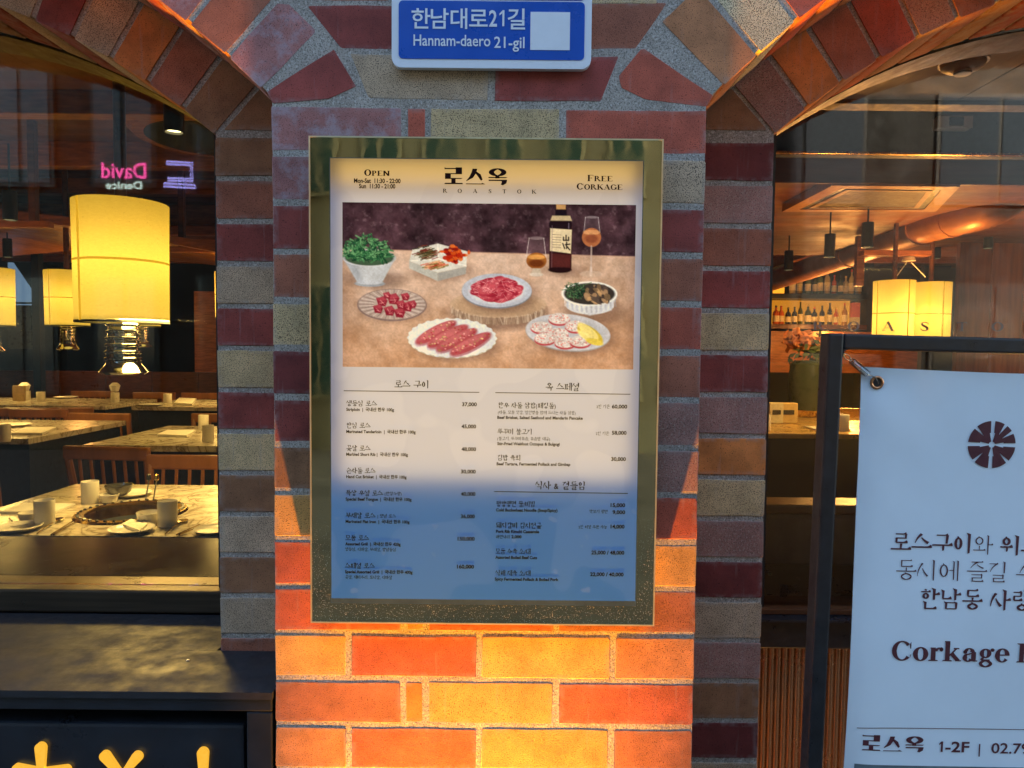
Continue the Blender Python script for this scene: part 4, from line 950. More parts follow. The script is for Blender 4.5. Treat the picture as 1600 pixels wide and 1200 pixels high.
# inner box, set back, with bevelled lip
zi = P(200, 1130, .016).z; xi = P(382, 1135, .016).x
q = MB(); q.bbox(-2.2, xi, .014, .069, GZ, zi, .005); q.build('sign_panel', NAVY, sb)
BL, t, b = nt('lit_gold_letter'); t.links.new(ramp(t, noise(t, pos(t), 60, 2), [(.4, (1, .52, .05)), (.6, (1, .66, .14))]), b.inputs['Base Color']); b.inputs['Metallic'].default_value = 1; b.inputs['Roughness'].default_value = .3
b.inputs['Emission Color'].default_value = (1, .50, .04, 1); b.inputs['Emission Strength'].default_value = .12
YL = .008
def drop(q, xa, za, xb, zb, r0, r1):
    """ball-ended tapering stroke"""
    dx, dz = xb - xa, zb - za; L = math.hypot(dx, dz); ux, uz = dx / L, dz / L; a0 = math.atan2(-uz, -ux); pts = []
    for k in range(15): a = a0 - math.pi / 2 + math.pi * k / 14; pts.append((xa + r0 * math.cos(a), za + r0 * math.sin(a)))
    pts += [(xb + uz * r1 * -1 * -1, zb - ux * r1), (xb - uz * r1, zb + ux * r1)]
    cxm = sum(p[0] for p in pts) / len(pts); czm = sum(p[1] for p in pts) / len(pts); pts.sort(key=lambda p: math.atan2(p[1] - czm, p[0] - cxm))
    q.prism(pts, YL, .0138)
def Z(px, py): p = P(px, py, YL); return p.x, p.z
q = MB(); drop(q, *Z(62, 1170), *Z(63, 1215), .0078, .004); q.build('brass_letter', BL, sb)
q = MB(); drop(q, *Z(25, 1202), *Z(60, 1206), .0065, .004); drop(q, *Z(102, 1204), *Z(66, 1206), .0065, .004); drop(q, *Z(30, 1262), *Z(62, 1212), .0075, .004); drop(q, *Z(98, 1264), *Z(65, 1212), .0075, .004); q.build('brass_letter', BL, sb)
q = MB(); drop(q, *Z(163, 1183), *Z(188, 1213), .0078, .004); drop(q, *Z(213, 1184), *Z(190, 1213), .0078, .004); drop(q, *Z(163, 1246), *Z(188, 1216), .0078, .004); drop(q, *Z(213, 1246), *Z(190, 1216), .0078, .004); q.build('brass_letter', BL, sb)
q = MB(); drop(q, *Z(316, 1178), *Z(317, 1240), .0080, .0035); drop(q, *Z(285, 1246), *Z(313, 1243), .0065, .004); drop(q, *Z(349, 1247), *Z(320, 1243), .0065, .004); q.build('brass_letter', BL, sb)
MB().lathe([(.0, .0012), (.002, .001), (.0026, 0)], tuple(P(294, 1034, .10)[:2]) + (zs0 - .0015,), 8).build('screw_head', STEEL, sb)

# ================================================================== poster stand
ps = thing('poster_stand', 'black tubular poster frame standing before the right window', 'sign stand', (.6, -.04, GZ))
YQ = -.055; TW = .0205
ca_, sa_ = math.cos(rad(-1.0)), math.sin(rad(-1.0))
org = P(1305, 533, YQ - .01)                                 # centre of the top-left corner
def W(a, b, y): return Vector((org.x + a * ca_ - b * sa_, y, org.z + a * sa_ + b * ca_))
MT = Matrix.Translation((org.x, 0, org.z)) @ Matrix.Rotation(rad(1.0), 4, 'Y')
fw, fh = .50, 1.04
BOT = -(org.z - GZ) / ca_ * .985
q = MB(); q.bbox(-TW / 2, TW / 2, YQ - .013, YQ + .013, BOT + .01, TW / 2, .003, MT); q.build('upright', BLACK, ps)
q = MB(); q.bbox(fw - TW / 2, fw + TW / 2, YQ - .013, YQ + .013, BOT + .018, TW / 2, .003, MT); q.build('upright', BLACK, ps)
q = MB(); q.bbox(TW / 2 + .0004, fw - TW / 2 - .0004, YQ - .0128, YQ + .0128, -TW / 2, TW / 2 - .0002, .003, MT)
for s_, x_ in ((1, TW / 2), (-1, fw - TW / 2)):
    pts = [(x_, -TW / 2)] + [(x_ + s_ * (.008 - .008 * math.sin(rad(u))), -TW / 2 - .008 + .008 * math.cos(rad(u))) for u in (0, 30, 60, 90)]
    q.add([MT @ Vector((a, YQ + dy, b_2)) for dy in (-.0125, .0125) for a, b_2 in pts], [(0, 1, 2, 3, 4), (9, 8, 7, 6, 5)] + [(i, i + 5, (i + 1) % 5 + 5, (i + 1) % 5) for i in range(5)])
q.build('top_rail', BLACK, ps)
q = MB(); q.bbox(TW / 2 + .0004, fw - TW / 2 - .0004, YQ - .0128, YQ + .0128, BOT + .12, BOT + .14, .003, MT); q.build('bottom_rail', BLACK, ps)
for a in (0, fw):
    p = W(a, 0, 0); q = MB(); q.bbox(p.x - .02 + (BOT * -sa_ if 0 else BOT * 0) + BOT * -sa_, p.x + .02 + BOT * -sa_, YQ - .17, YQ + .17, GZ + .001, GZ + .02, .004); q.build('foot', BLACK, ps)
# poster sheet, gently rippled
po = thing('poster', 'pale poster printed with a round emblem and Korean lines hung by springs', 'poster', W(.2, -.6, YQ))
pw, pz0_, pz1_ = None, None, None
c0 = P(1349, 573, YQ)
def loc2(p): d = Vector((p.x - org.x, 0, p.z - org.z)); return (d.x * ca_ + d.z * sa_, -d.x * sa_ + d.z * ca_)
la, lb = loc2(c0); PW = fw - 2 * la; PH = 1.02
def ripple(a, b): return YQ + .0024 * math.sin(a * 9 + b * 5 + .6) + .0008 * math.sin((a - la) * 60 + (b - lb) * 60) * math.exp(-math.hypot(a - la, b - lb) / .10) + .0010 * math.sin(b * 17 - a * 6) + .0035 * math.exp(-((a - la) / .02) ** 2) * (1 + .5 * math.sin(b * 6)) + .0022 * math.exp(-(((a - la - .02) / .03) ** 2 + ((b - lb + .02) / .03) ** 2))
def sag(a): return -.0035 * math.sin(math.pi * min(1, max(0, (a - la) / PW)))
NXP, NZP = 70, 140; v = []; f = []
for j in range(NZP + 1):
    for i in range(NXP + 1):
        a = la + PW * i / NXP; b_ = lb - PH * j / NZP
        ed = .0025 * math.sin(math.pi * j / NZP)
        a2 = a + ed * (1 if i == 0 else (-1 if i == NXP else 0)); v.append(W(a2, b_ + (sag(a) if j == 0 else 0), ripple(a, b_)))
for j in range(NZP):
    for i in range(NXP): k = j * (NXP + 1) + i; f.append((k, k + 1, k + NXP + 2, k + NXP + 1))
n = len(v); v += [p + Vector((0, .0012, 0)) for p in v]; f += [tuple(i + n for i in reversed(q_)) for q_ in f]
rim = [i for i in range(NXP + 1)] + [j * (NXP + 1) + NXP for j in range(1, NZP + 1)] + [NZP * (NXP + 1) + i for i in range(NXP - 1, -1, -1)] + [j * (NXP + 1) for j in range(NZP - 1, 0, -1)]
f += [(rim[i], rim[i] + n, rim[(i + 1) % len(rim)] + n, rim[(i + 1) % len(rim)]) for i in range(len(rim))]
VINYL = plain('pale_blue_vinyl', (.76, .87, .96), .38, var=.03, scale=9)
MB().add(v, f, True).build('sheet', VINYL, po)
def W2(a, b): return W(a, b, ripple(a, b) - .0007)
def pl2(px, py):
    a, b = loc2(P(px, py, YQ)); return lambda x, z: tuple(W2(a + x, b + z))
K2 = (YQ + .99) / FPX
G = Glyphs()
def ptxt(s, px, py, h, wt, adv=.97, sp=.32): return kor_text(G, s, pl2(px, py + h * .5), h * K2, wt, adv=adv, sp=sp)
x_ = ptxt('로스구이', 1391, 846, 34, 1.6); x_ = ptxt('와', 1391 + 130, 851, 33, .8); ptxt('위스키', 1563, 852, 34, 1.6); ptxt('를', 1668, 854, 33, .8)
ptxt('동시에 즐길 수 있는', 1398, 889, 35, .85); ptxt('한남동 사랑방', 1435, 934, 35, 1.5)
serif_text(G, 'Corkage Free', pl2(1391, 1030), 31 * K2, w=.80, gap=.035, T=.165, t=.06, width=306 * K2)
ww = Glyphs()
o_ = pl2(1345, 1171); logo(G, o_, 15.5 * K2 * 1.65 / 1.0 * .98)
f1 = pl2(1466, 1174); h1 = 17.2 * K2
G.poly([(3 * K2, 0), (6.2 * K2, 0), (6.2 * K2, h1), (3 * K2, h1)], lambda p: f1(*p)); G.poly([(3.2 * K2, h1), (3.2 * K2, h1 * .80), (0, h1 * .66), (0, h1 * .78)], lambda p: f1(*p))
font_text(G, '-2F', pl2(1476, 1174), 24 * K2, width=39 * K2, off=.02); font_text(G, '|', pl2(1529, 1177), 22 * K2); font_text(G, '02.79', pl2(1549, 1177), 24 * K2, width=62 * K2)
a0, b0 = loc2(P(1338, 1136, YQ)); th = .0009; A_ = []; B_ = []
for i in range(41):
    a = a0 + (PW - .02) * i / 40; b_ = b0 + .0022 * (1 - math.exp(-i / 3)) ; A_.append((a, b_)); B_.append((a, b_ - th))
G.strip(A_, B_, lambda p: tuple(W2(*p)))
# round emblem: four quarter leaves with notches
ec = loc2(P(1551, 695, YQ)); R_ = 37.5 * K2
def emblem():
    for qd in range(4):
        base = 90 * qd
        def lf(a0_, a1_, r0, r1):
            o = []; 
            for k in range(7): a = rad(a0_ + (a1_ - a0_) * k / 6); o.append((ec[0] + r1 * math.cos(a), ec[1] + r1 * math.sin(a)))
            for k in range(7): a = rad(a1_ + (a0_ - a1_) * k / 6); o.append((ec[0] + r0 * math.cos(a), ec[1] + r0 * math.sin(a)))
            G.strip(o[:7], o[7:][::-1], lambda p: tuple(W2(*p)))
        cuts = [45] if qd != 0 else [33, 57]
        edges = [5] + [c_ for c_ in cuts for _ in (0, 1)] + [85]
        lf(base + 13, base + 77, R_ * .13, R_ * .52)
        for i in range(0, len(edges), 2):
            a, b_ = base + edges[i] + (0 if i == 0 else 4.0), base + edges[i + 1] - (4.0 if i + 2 < len(edges) else 0)
            ai, bi = base + edges[i] + (3 if i == 0 else .6), base + edges[i + 1] - (.6 if i + 2 < len(edges) else 3)
            oo = [(ec[0] + R_ * math.cos(rad(a + (b_ - a) * k / 6)), ec[1] + R_ * math.sin(rad(a + (b_ - a) * k / 6))) for k in range(7)]
            ii = [(ec[0] + R_ * .5 * math.cos(rad(ai + (bi - ai) * k / 6)), ec[1] + R_ * .5 * math.sin(rad(ai + (bi - ai) * k / 6))) for k in range(7)]
            G.strip(oo, ii, lambda p: tuple(W2(*p)))
PLUM = plain('plum_black_ink', (.085, .016, .026), .6)
glyph_obj(G, 'lettering', PLUM, po)
G = Glyphs(); emblem(); glyph_obj(G, 'round_emblem', PLUM, po)
G = Glyphs(); a0, b0 = loc2(P(1335, 1193, YQ))
for i in range(30):
    a = a0 + (PW - .03) * i / 30; a2 = a + (PW - .03) / 30
    G.poly([(a, b0), (a2, b0), (a2, b0 - .4), (a, b0 - .4)], lambda p: (lambda q_: (q_[0], q_[1] + .0002, q_[2]))(tuple(W2(*p))))
glyph_obj(G, 'printed_picture', plain('grey_printed_picture', (.13, .17, .19), .4, var=.5, scale=14), po)
# eyelets and springs
def spring_at(px, py, corner, name_label):
    c = loc2(P(px, py, YQ)) if px else None
for nm, (ea, eb), (qa, qb) in (('left', loc2(P(1372, 598, YQ)), (TW / 2 + .006, -TW / 2 - .006)), ('right', (fw - loc2(P(1372, 598, YQ))[0], loc2(P(1372, 598, YQ))[1]), (fw - TW / 2 - .006, -TW / 2 - .006))):
    q = MB(); pts = [W(ea + .0072 * math.cos(u * math.pi / 12), eb + .0072 * math.sin(u * math.pi / 12), ripple(ea, eb) - .001) for u in range(24)]
    q.tube(pts, .0020, 8, closed=True); q.build('eyelet', plain('copper_eyelet', (.50, .24, .12), .3, 1), po)
    q = MB(); q.lathe([(0, 0), (.0058, 0)], (0, 0, 0), 20); v2 = [W(ea + p[0], eb + p[1], ripple(ea, eb) - .0012) for p in q.v]; MB().add(v2, q.f).build('eyelet_hole', BLACK, po)
    sp = thing('hook_spring', 'thin coil spring hooking the poster to the %s upper corner of its frame' % nm, 'spring', W(qa, qb, YQ))
    a_, b_ = Vector((qa, 0, qb)), Vector((ea, 0, eb)); dv = (b_ - a_); L_ = dv.length; dv.normalize(); nv = Vector((-dv.z, 0, dv.x)); pts = []
    def SP(s_, r, th_): k = a_ + dv * s_ + nv * (r * math.cos(th_)); return W(k.x, k.z, YQ + r * math.sin(th_) + .0008)
    q = MB(); N = 12 * 13
    q.tube([SP(L_ * .24 + L_ * .46 * i / N, .0042, i / 12 * 2 * math.pi) for i in range(N + 1)], .0006, 5)
    q.tube([SP(-.001 + L_ * .26 * i / 10, .0035 * math.sin(i / 10 * math.pi) * 1.0, .4) for i in range(11)], .0007, 6)
    q.tube([SP(-.001 + L_ * .24 * i / 10, -.0035 * math.sin(i / 10 * math.pi) * 1.0, .4) for i in range(11)], .0007, 6)
    q.tube([SP(L_ * .70 + L_ * .32 * i / 10, .003 * math.sin(i / 10 * math.pi * .9), 1.8 - i * .36) for i in range(11)], .0007, 6)
    q.build('coil', CHROME, sp)

# ================================================================== restaurant interior
FZ = -1.22; CZ = 1.30
FLOORM = plain('dark_floor', (.030, .026, .026), .35, var=.3, scale=4)
WALLD = plain('dark_interior_wall', (.022, .020, .022), .6, var=.3, scale=3)
struct(MB().box(-7.2, 7.2, .37, 10.6, FZ - .1, FZ).build('interior_floor', FLOORM))
CEILM = plain('brown_ceiling_board', (.16, .055, .022), .55, var=.4, scale=3, stretch=(.3, 3, 1))
struct(MB().box(-7.2, 7.2, .37, 10.6, CZ, CZ + .05).build('interior_ceiling', CEILM))
struct(MB().box(-7.2, 7.2, 10.2, 10.5, FZ, CZ).box(-7.2, -7.0, .37, 10.2, FZ, CZ).box(7.0, 7.2, .37, 10.2, FZ, CZ).box(-.30, .20, .37, 2.0, FZ, CZ).build('interior_wall', WALLD))
# ceiling beams and boards
n_ = 0
for y_, hgt, x0_, x1_ in ((2.7, .12, -7, 7), (3.6, .16, -7, 7), (4.6, .12, -7, 7), (5.6, .18, -7, 7), (6.6, .12, -7, 7), (7.7, .2, -7, 7), (8.8, .16, -7, 7)):
    o = MB().bbox(x0_, x1_, y_, y_ + .10, CZ - hgt, CZ - .001, .006).build('ceiling_beam', WOOD)
    tag(o, 'orange wooden ceiling beam, %s one from the street' % ['nearest', 'second', 'third', 'fourth', 'fifth', 'sixth', 'rearmost'][n_], 'beam', 'orange ceiling beams'); n_ += 1
for i, (xx, yy_) in enumerate(((-3.3, 3.2), (-1.9, 4.2))):
    r = thing('hanging_rack', ['brown square-tube hanging rack at the upper left of the left window', 'brown square-tube rack hanging behind the big paper lantern'][i], 'rack', (xx, yy_, CZ))
    for k in (-.5, .5): MB().bbox(xx + k - .02, xx + k + .02, yy_ - .02, yy_ + .02, .72, CZ - .0, .003).build('drop_rod', WOODD, r)
    MB().bbox(xx - .6, xx + .6, yy_ - .025, yy_ + .025, .68, .72, .003).build('cross_bar', WOOD, r)
# lower timber canopy seen through the left window
cn = thing('timber_canopy', 'sloping orange timber canopy above the tables on the left', 'canopy', (-3.6, 5, .7))
q = MB(); q.prism([(-6.5, .82), (-4.5, 1.02), (-2.9, .86), (-1.6, .62), (-1.6, .57), (-2.9, .80), (-4.5, .95), (-6.5, .76)], 3.9, 4.0); q.build('fascia', WOOD, cn)
q = MB(); q.prism([(-6.5, .80), (-4.5, 1.0), (-2.9, .84), (-1.6, .60), (-1.6, .59), (-2.9, .82), (-4.5, .98), (-6.5, .78)], 4.0, 6.4); q.build('board', plain('varnished_board', (.34, .14, .045), .4, var=.4, scale=6, stretch=(4, .3, 1)), cn)
hood = thing('oval_hood', 'round orange ceiling hood above the left window view', 'hood', (-1.9, 3.3, CZ))
MB().lathe([(.0, CZ - .10), (.42, CZ - .10), (.46, CZ - .06), (.42, CZ - .001)], (-1.75, 3.2, 0), 40).build('rim', WOOD, hood)
MB().lathe([(.0, CZ - .104), (.36, CZ - .104), (.36, CZ - .1005)], (-1.75, 3.2, 0), 40).build('inset', plain('blue_grey_inset', (.06, .08, .10), .2), hood)

# ---- paper lantern lamps with chrome extractor below
def paper():
    m = bpy.data.materials.new('lit_paper_shade'); m.use_nodes = True; t = m.node_tree; t.nodes.clear()
    v = pos(t); n = noise(t, v, 6, 4, .6)
    c = ramp(t, n, [(.25, (1.0, .52, .02)), (.55, (1.0, .60, .035)), (.8, (1.0, .66, .07))])
    e = t.nodes.new('ShaderNodeEmission'); t.links.new(c, e.inputs[0]); e.inputs[1].default_value = .04
    d = t.nodes.new('ShaderNodeBsdfDiffuse'); d.inputs[0].default_value = (.30, .25, .10, 1)
    fb = ramp(t, noise(t, v, 90, 5, .7, stretch=(1, 1, 3)), [(.3, (.80, .74, .55)), (.7, (.96, .90, .72))])
    tl = t.nodes.new('ShaderNodeBsdfTranslucent'); t.links.new(fb, tl.inputs[0])
    a0 = t.nodes.new('ShaderNodeMixShader'); a0.inputs[0].default_value = .6; t.links.new(d.outputs[0], a0.inputs[1]); t.links.new(tl.outputs[0], a0.inputs[2])
    a = t.nodes.new('ShaderNodeAddShader'); t.links.new(e.outputs[0], a.inputs[0]); t.links.new(a0.outputs[0], a.inputs[1])
    o = t.nodes.new('ShaderNodeOutputMaterial'); t.links.new(a.outputs[0], o.inputs[0]); return m
SHADE = paper(); SEAM = emit('lit_paper_seam', (1.0, .50, .02), .15); GLOW = emit('lamp_diffuser', (1.0, .66, .12), .3)
def make_lantern(r=.142, h=.375, bell=True):
    o = thing('paper_lantern', 'x', 'lamp')
    q = MB(); q.lathe([(r * .99, 0), (r, h * .5), (r * 1.015, h)], n=48); q.build('shade', SHADE, o)
    q = MB(); q.lathe([(r + .0012, h * .5 - .0035), (r * 1.0 + .0012, h * .5 + .0035)], n=48)
    for a0_ in (-118, 20, 150):
        v = []; 
        for k in range(7): z_ = h * k / 6; rr = r * (.99 + .025 * k / 6) + .0012; v += [(rr * math.cos(rad(a0_ - 2.4)), rr * math.sin(rad(a0_ - 2.4)), z_), (rr * math.cos(rad(a0_ + 2.4)), rr * math.sin(rad(a0_ + 2.4)), z_)]
        q.add(v, [(2 * k, 2 * k + 1, 2 * k + 3, 2 * k + 2) for k in range(6)])
    q.build('seam', SEAM, o)
    MB().lathe([(.05, .012), (r * .97, .012)], n=40).build('diffuser', GLOW, o)
    MB().lathe([(r * .985, -.004), (r * 1.0, -.004), (r * 1.0, .003), (r * .985, .003)], n=40).build('hoop', BLACK, o)
    q = MB(); q.tube([(0, 0, h - .02), (0, 0, 1.4)], .017, 12); q.build('duct_pipe', WOODD, o)
    bl = bpy.data.lights.new('lantern_bulb', 'POINT'); bl.energy = (.29 if bell else .17) * (r / .142) ** 2; bl.color = (1, .56, .075); bl.shadow_soft_size = .035
    bo = bpy.data.objects.new('bulb', bl); COL.objects.link(bo); bo.parent = o; bo.location = (0, 0, h * .5)
    if bell:
        pr = []
        for k in range(6): z_ = -.004 - k * .024; pr += [(.040 + k * .0012, z_), (.046 + k * .0014, z_ - .004), (.046 + k * .0014, z_ - .010), (.040 + k * .0016, z_ - .014)]
        pr += [(.050, -.150), (.060, -.165), (.068, -.178), (.058, -.186), (.054, -.180), (.0, -.172)]
        MB().lathe([(a, b * .86) for a, b in pr], n=32).build('extractor_bell', CHROME, o)
    return o
def zat(px, py, Y): return P(px, py, Y)
lan = make_lantern(.1295, .356)
def place_lantern(src, px, pyb, Y, label, first=False, sc=1.0, rz=0):
    p = P(px, pyb, Y)
    if first: src.location = p; src['label'] = label; src['group'] = 'paper lanterns over the tables'; src.rotation_euler = (0, 0, rz); return src
    return dup(src, p, label, rz, 'paper lanterns over the tables', sc)
place_lantern(lan, 192, 503, 1.18, 'large yellow paper lantern nearest the left window, over the laid grill table', True)
place_lantern(lan, 106, 509, 4.25, 'small yellow paper lantern half hidden behind the large one', sc=1.12, rz=.2)
place_lantern(lan, -14, 509, 4.0, 'yellow paper lantern cut by the left edge of the photo', sc=1.12, rz=.5)
place_lantern(lan, 222, 510, 5.1, 'yellow paper lantern whose rim shows just below the largest lantern', sc=1.12, rz=.9)
place_lantern(lan, 364, 497, 4.6, 'yellow paper lantern behind the left jamb bricks, a thin lit sliver', sc=1.0, rz=.3)
lan2 = make_lantern(.142, .49, False)
place_lantern(lan2, 1394, 541, 4.4, 'left of the two joined yellow paper lanterns in the right window', True, rz=.75)
dup(lan2, P(1451, 541, 4.55), 'right of the two joined yellow paper lanterns in the right window', .6, 'paper lanterns over the tables')
for i, (ax, bx_) in enumerate(((1417, 1400), (1424, 1446))):
    a, b_ = P(ax, 410, 4.45), P(bx_, 433, 4.45)
    o = MB().tube([a, b_], .004, 6).build('hanging_wire', SMOKE); tag(o, ['left slanting wire above the joined lanterns', 'right slanting wire above the joined lanterns'][i], 'wire', 'wires holding the joined lanterns')
p = P(1420, 408, 4.45); o = MB().lathe([(0, 0), (.05, 0), (.04, .03), (0, .035)], p, 18).build('ceiling_rose', SMOKE); tag(o, 'small cream ceiling rose where the two lantern wires meet', 'ceiling rose')
MB_ = MB().bbox(P(1345, 402, 4.45).x, P(1450, 402, 4.45).x, 4.40, 4.50, p.z + .036, p.z + .075, .004).build('light_rail', WOOD); tag(MB_, 'orange rail carrying the joined lanterns', 'rail')

# ---- tables
def marble():
    m, t, b = nt('veined_marble_top'); v = pos(t)
    n = noise(t, v, 7, 8, .72, stretch=(1, 2.2, 1)); d = t.nodes.new('ShaderNodeTexNoise'); d.inputs['Scale'].default_value = 5; d.inputs['Detail'].default_value = 7; d.inputs['Distortion'].default_value = 2.2; t.links.new(v, d.inputs['Vector'])
    c = ramp(t, d.outputs['Fac'], [(.36, (.62, .58, .50)), (.47, (.50, .45, .37)), (.50, (.20, .16, .12)), (.53, (.52, .47, .40)), (.7, (.66, .62, .54))])
    c = mix(t, ramp(t, n, [(.50, (0, 0, 0)), (.56, (.6, .6, .6)), (.6, (0, 0, 0))]), c, (.22, .17, .12))
    t.links.new(c, b.inputs['Base Color']); b.inputs['Roughness'].default_value = .22; return m
MARB = marble(); TZ = -.470
def table(x0, x1, y0, y1, label, grill=None):
    o = thing('dining_table', label, 'table', ((x0 + x1) / 2, (y0 + y1) / 2, FZ), 'marble grill tables')
    if grill:
        gx, gy, gr = grill; q = MB(); N = 48
        # top with a round hole
        sq = []
        for k in range(N):
            a = 2 * math.pi * k / N; c_, s_ = math.cos(a), math.sin(a); tx = ((x1 if c_ > 0 else x0) - gx) / c_ if abs(c_) > 1e-6 else 1e9; ty = ((y1 if s_ > 0 else y0) - gy) / s_ if abs(s_) > 1e-6 else 1e9
            u = min(tx, ty); sq.append((gx + c_ * u, gy + s_ * u))
        # snap the nearest ray to every corner so the outline stays square
        for cxn, cyn in ((x0, y0), (x1, y0), (x0, y1), (x1, y1)):
            k = min(range(N), key=lambda k: (sq[k][0] - cxn) ** 2 + (sq[k][1] - cyn) ** 2); sq[k] = (cxn, cyn)
        ci = [(gx + gr * math.cos(2 * math.pi * k / N), gy + gr * math.sin(2 * math.pi * k / N)) for k in range(N)]
        v = [(x, y, TZ) for x, y in sq] + [(x, y, TZ) for x, y in ci] + [(x, y, TZ - .03) for x, y in ci] + [(x, y, TZ - .03) for x, y in sq]
        f = []
        for k in range(N):
            j = (k + 1) % N
            for r_ in range(3): f.append((r_ * N + k, r_ * N + j, (r_ + 1) * N + j, (r_ + 1) * N + k))
            f.append((3 * N + k, 3 * N + j, j, k))
        q.add(v, f); q.build('tabletop', MARB, o)
    else: MB().bbox(x0, x1, y0, y1, TZ - .03, TZ, .003).build('tabletop', MARB, o)
    MB().box(x0 + .03, x1 - .03, y0 + .05, y1 - .05, FZ + .001, TZ - .0305).build('base', plain('navy_table_base', (.014, .022, .035), .45, var=.2), o)
    return o
pg0 = P(205, 829, -.99 + 1.0); 
gyc = (P(205, 833, 0).z and 1.0)
# grill centre measured on the table plane
def onz(px, py, z):
    d = _R * ((px - 800) / FPX) + _U * ((600 - py) / FPX) + _F; u = z / d.z; return CAMP + d * u
ga, gb = onz(205, 829, TZ), onz(207, 778, TZ); gl_, gr_ = onz(124, 803, TZ), onz(284, 806, TZ)
gc = (ga + gb) / 2; GR = (gr_.x - gl_.x) / 2
tb1 = table(-1.475, -.34, .743, 1.40, 'near marble table with round brass grill just inside the left window', (gc.x, gc.y, GR * .84))
BRG = plain('gold_grill_ring', (.80, .52, .14), .22, 1, var=.15)
gi = thing('table_grill', 'round gold-rimmed charcoal grill sunk in the near marble table', 'grill', (gc.x, gc.y, TZ))
MB().lathe([(GR * .80, TZ - .002), (GR * .80, TZ + .005), (GR * .86, TZ + .008), (GR * .97, TZ + .006), (GR, TZ + .0005)], (gc.x, gc.y, 0), 56).build('rim', BRG, gi)
q = MB()
for k in range(36):
    a = 2 * math.pi * k / 36; q.tube([(gc.x + GR * .885 * math.cos(a), gc.y + GR * .885 * math.sin(a), TZ + .0078), (gc.x + GR * .93 * math.cos(a), gc.y + GR * .93 * math.sin(a), TZ + .0078)], .0035, 5)
q.build('vent_holes', BLACK, gi)['kind'] = 'stuff'
MB().lathe([(GR * .80, TZ - .002), (GR * .76, TZ - .055), (GR * .5, TZ - .075), (0, TZ - .075)], (gc.x, gc.y, 0), 48).build('bowl', plain('golden_bowl', (.30, .19, .06), .35, 1, var=.3), gi)
MB().lathe([(0, TZ - .050), (GR * .52, TZ - .050), (GR * .56, TZ - .058), (GR * .52, TZ - .062)], (gc.x, gc.y - .0, 0), 40).build('plate', plain('ash_grey_plate', (.28, .24, .20), .5, var=.5, scale=40), gi)
t2 = table(-3.6, -2.42, 2.55, 3.45, 'left middle marble table with navy base cut by the photo edge')
t3 = table(-2.03, -.9, 2.35, 3.2, 'right middle marble table beside the left jamb bricks')
t4 = table(-5.4, -3.15, 4.5, 5.3, 'rear left marble table far inside the left window')
t5 = table(-2.95, -1.95, 4.5, 5.3, 'rear right marble table far inside the left window')

# ---- tableware
def ware_cup():
    o = MB(); r, h = .0245, .066
    o.lathe([(0, .002), (r * .93, .0), (r * .97, .004), (r, h - .002), (r * .97, h), (r * .92, h - .002), (r * .90, .010), (0, .008)], n=32)
    return o.build('paper_cup', WHITEC)
cup = ware_cup(); tag(cup, 'x', 'cup', 'white cups on the tables')
def spot_(px, py): return onz(px, py, TZ)
cups = [(141, 786, 'white cup at the back of the near grill table'), (70, 820, 'white cup beside the menu card on the near grill table'), (262, 821, 'white cup right of the grill on the near table'),
        (7, 690, 'white cup on the left middle table'), (318, 671, 'taller white cup on the right middle table'), (325, 690, 'nearer white cup on the right middle table'),
        (41, 625, 'white cup with napkin on the rear left table'), (64, 627, 'white cup right of the napkin cup on the rear left table'), (180, 628, 'white cup with napkin on the rear right table'), (262, 630, 'white cup at the right of the rear right table')]
for i, (px, py, lb) in enumerate(cups):
    p = spot_(px, py)
    if i == 0: cup.location = p; cup['label'] = lb
    else:
        c_ = cup.copy(); COL.objects.link(c_); c_.location = p; c_['label'] = lb
        if i > 5: c_.scale = (1.35, 1.35, 1.2)
        elif i > 2: c_.scale = (1.15, 1.15, 1.25)
def dish(name, r, h, label, px, py, cat, foot=.6, mat=WHITEC):
    p = spot_(px, py); o = MB().lathe([(0, .0), (r * foot, 0), (r * .9, h * .6), (r, h), (r * .97, h + .001), (r * .86, h * .65), (r * foot * .9, .005), (0, .004)], n=36).build(name, mat); o.location = p + Vector((0, 0, .0005)); tag(o, label, cat); return o
dish('plate', .055, .012, 'white side plate with a napkin in front of the grill', 205, 832, 'plate'); dish('bowl', .030, .030, 'small white bowl between the grill and the right cup', 232, 818, 'bowl', .7)
dish('plate', .055, .012, 'white side plate cut by the left edge, holding cutlery', 28, 829, 'plate'); dish('bowl', .026, .024, 'small white bowl beside the cup near the menu card', 46, 815, 'bowl', .7)
dish('bowl', .027, .024, 'small white bowl behind the grill', 171, 785, 'bowl', .7); dish('plate', .055, .012, 'white side plate at the far side of the grill', 207, 775, 'plate')
dish('plate', .050, .010, 'white side plate cut by the right window jamb', 335, 832, 'plate')
dish('plate', .10, .012, 'oval white plate on the left middle table', 18, 666, 'plate'); dish('plate', .10, .012, 'white plate on the rear left table', 103, 622, 'plate'); dish('plate', .09, .012, 'white plate on the rear right table', 236, 634, 'plate')
def card(x4, label, mat=PAPER, th=.004, name='menu_card'):
    v = [onz(a, b_, TZ) + Vector((0, 0, .0008)) for a, b_ in x4]; v += [p + Vector((0, 0, th)) for p in v]
    o = MB().add(v, [(0, 1, 2, 3), (7, 6, 5, 4), (0, 4, 5, 1), (1, 5, 6, 2), (2, 6, 7, 3), (3, 7, 4, 0)]).build(name, mat); tag(o, label, 'menu'); return o
card([(0, 803), (84, 803), (118, 790), (38, 789)], 'cream menu card lying at the left of the near table', th=.006)
card([(18, 680), (66, 680), (88, 671), (40, 671)], 'white menu card on the left middle table', th=.012)
card([(246, 682), (292, 684), (306, 675), (262, 675)], 'white menu card on the right middle table', th=.012)
card([(272, 632), (300, 634), (307, 625), (280, 624)], 'white menu card on the rear right table', th=.015)
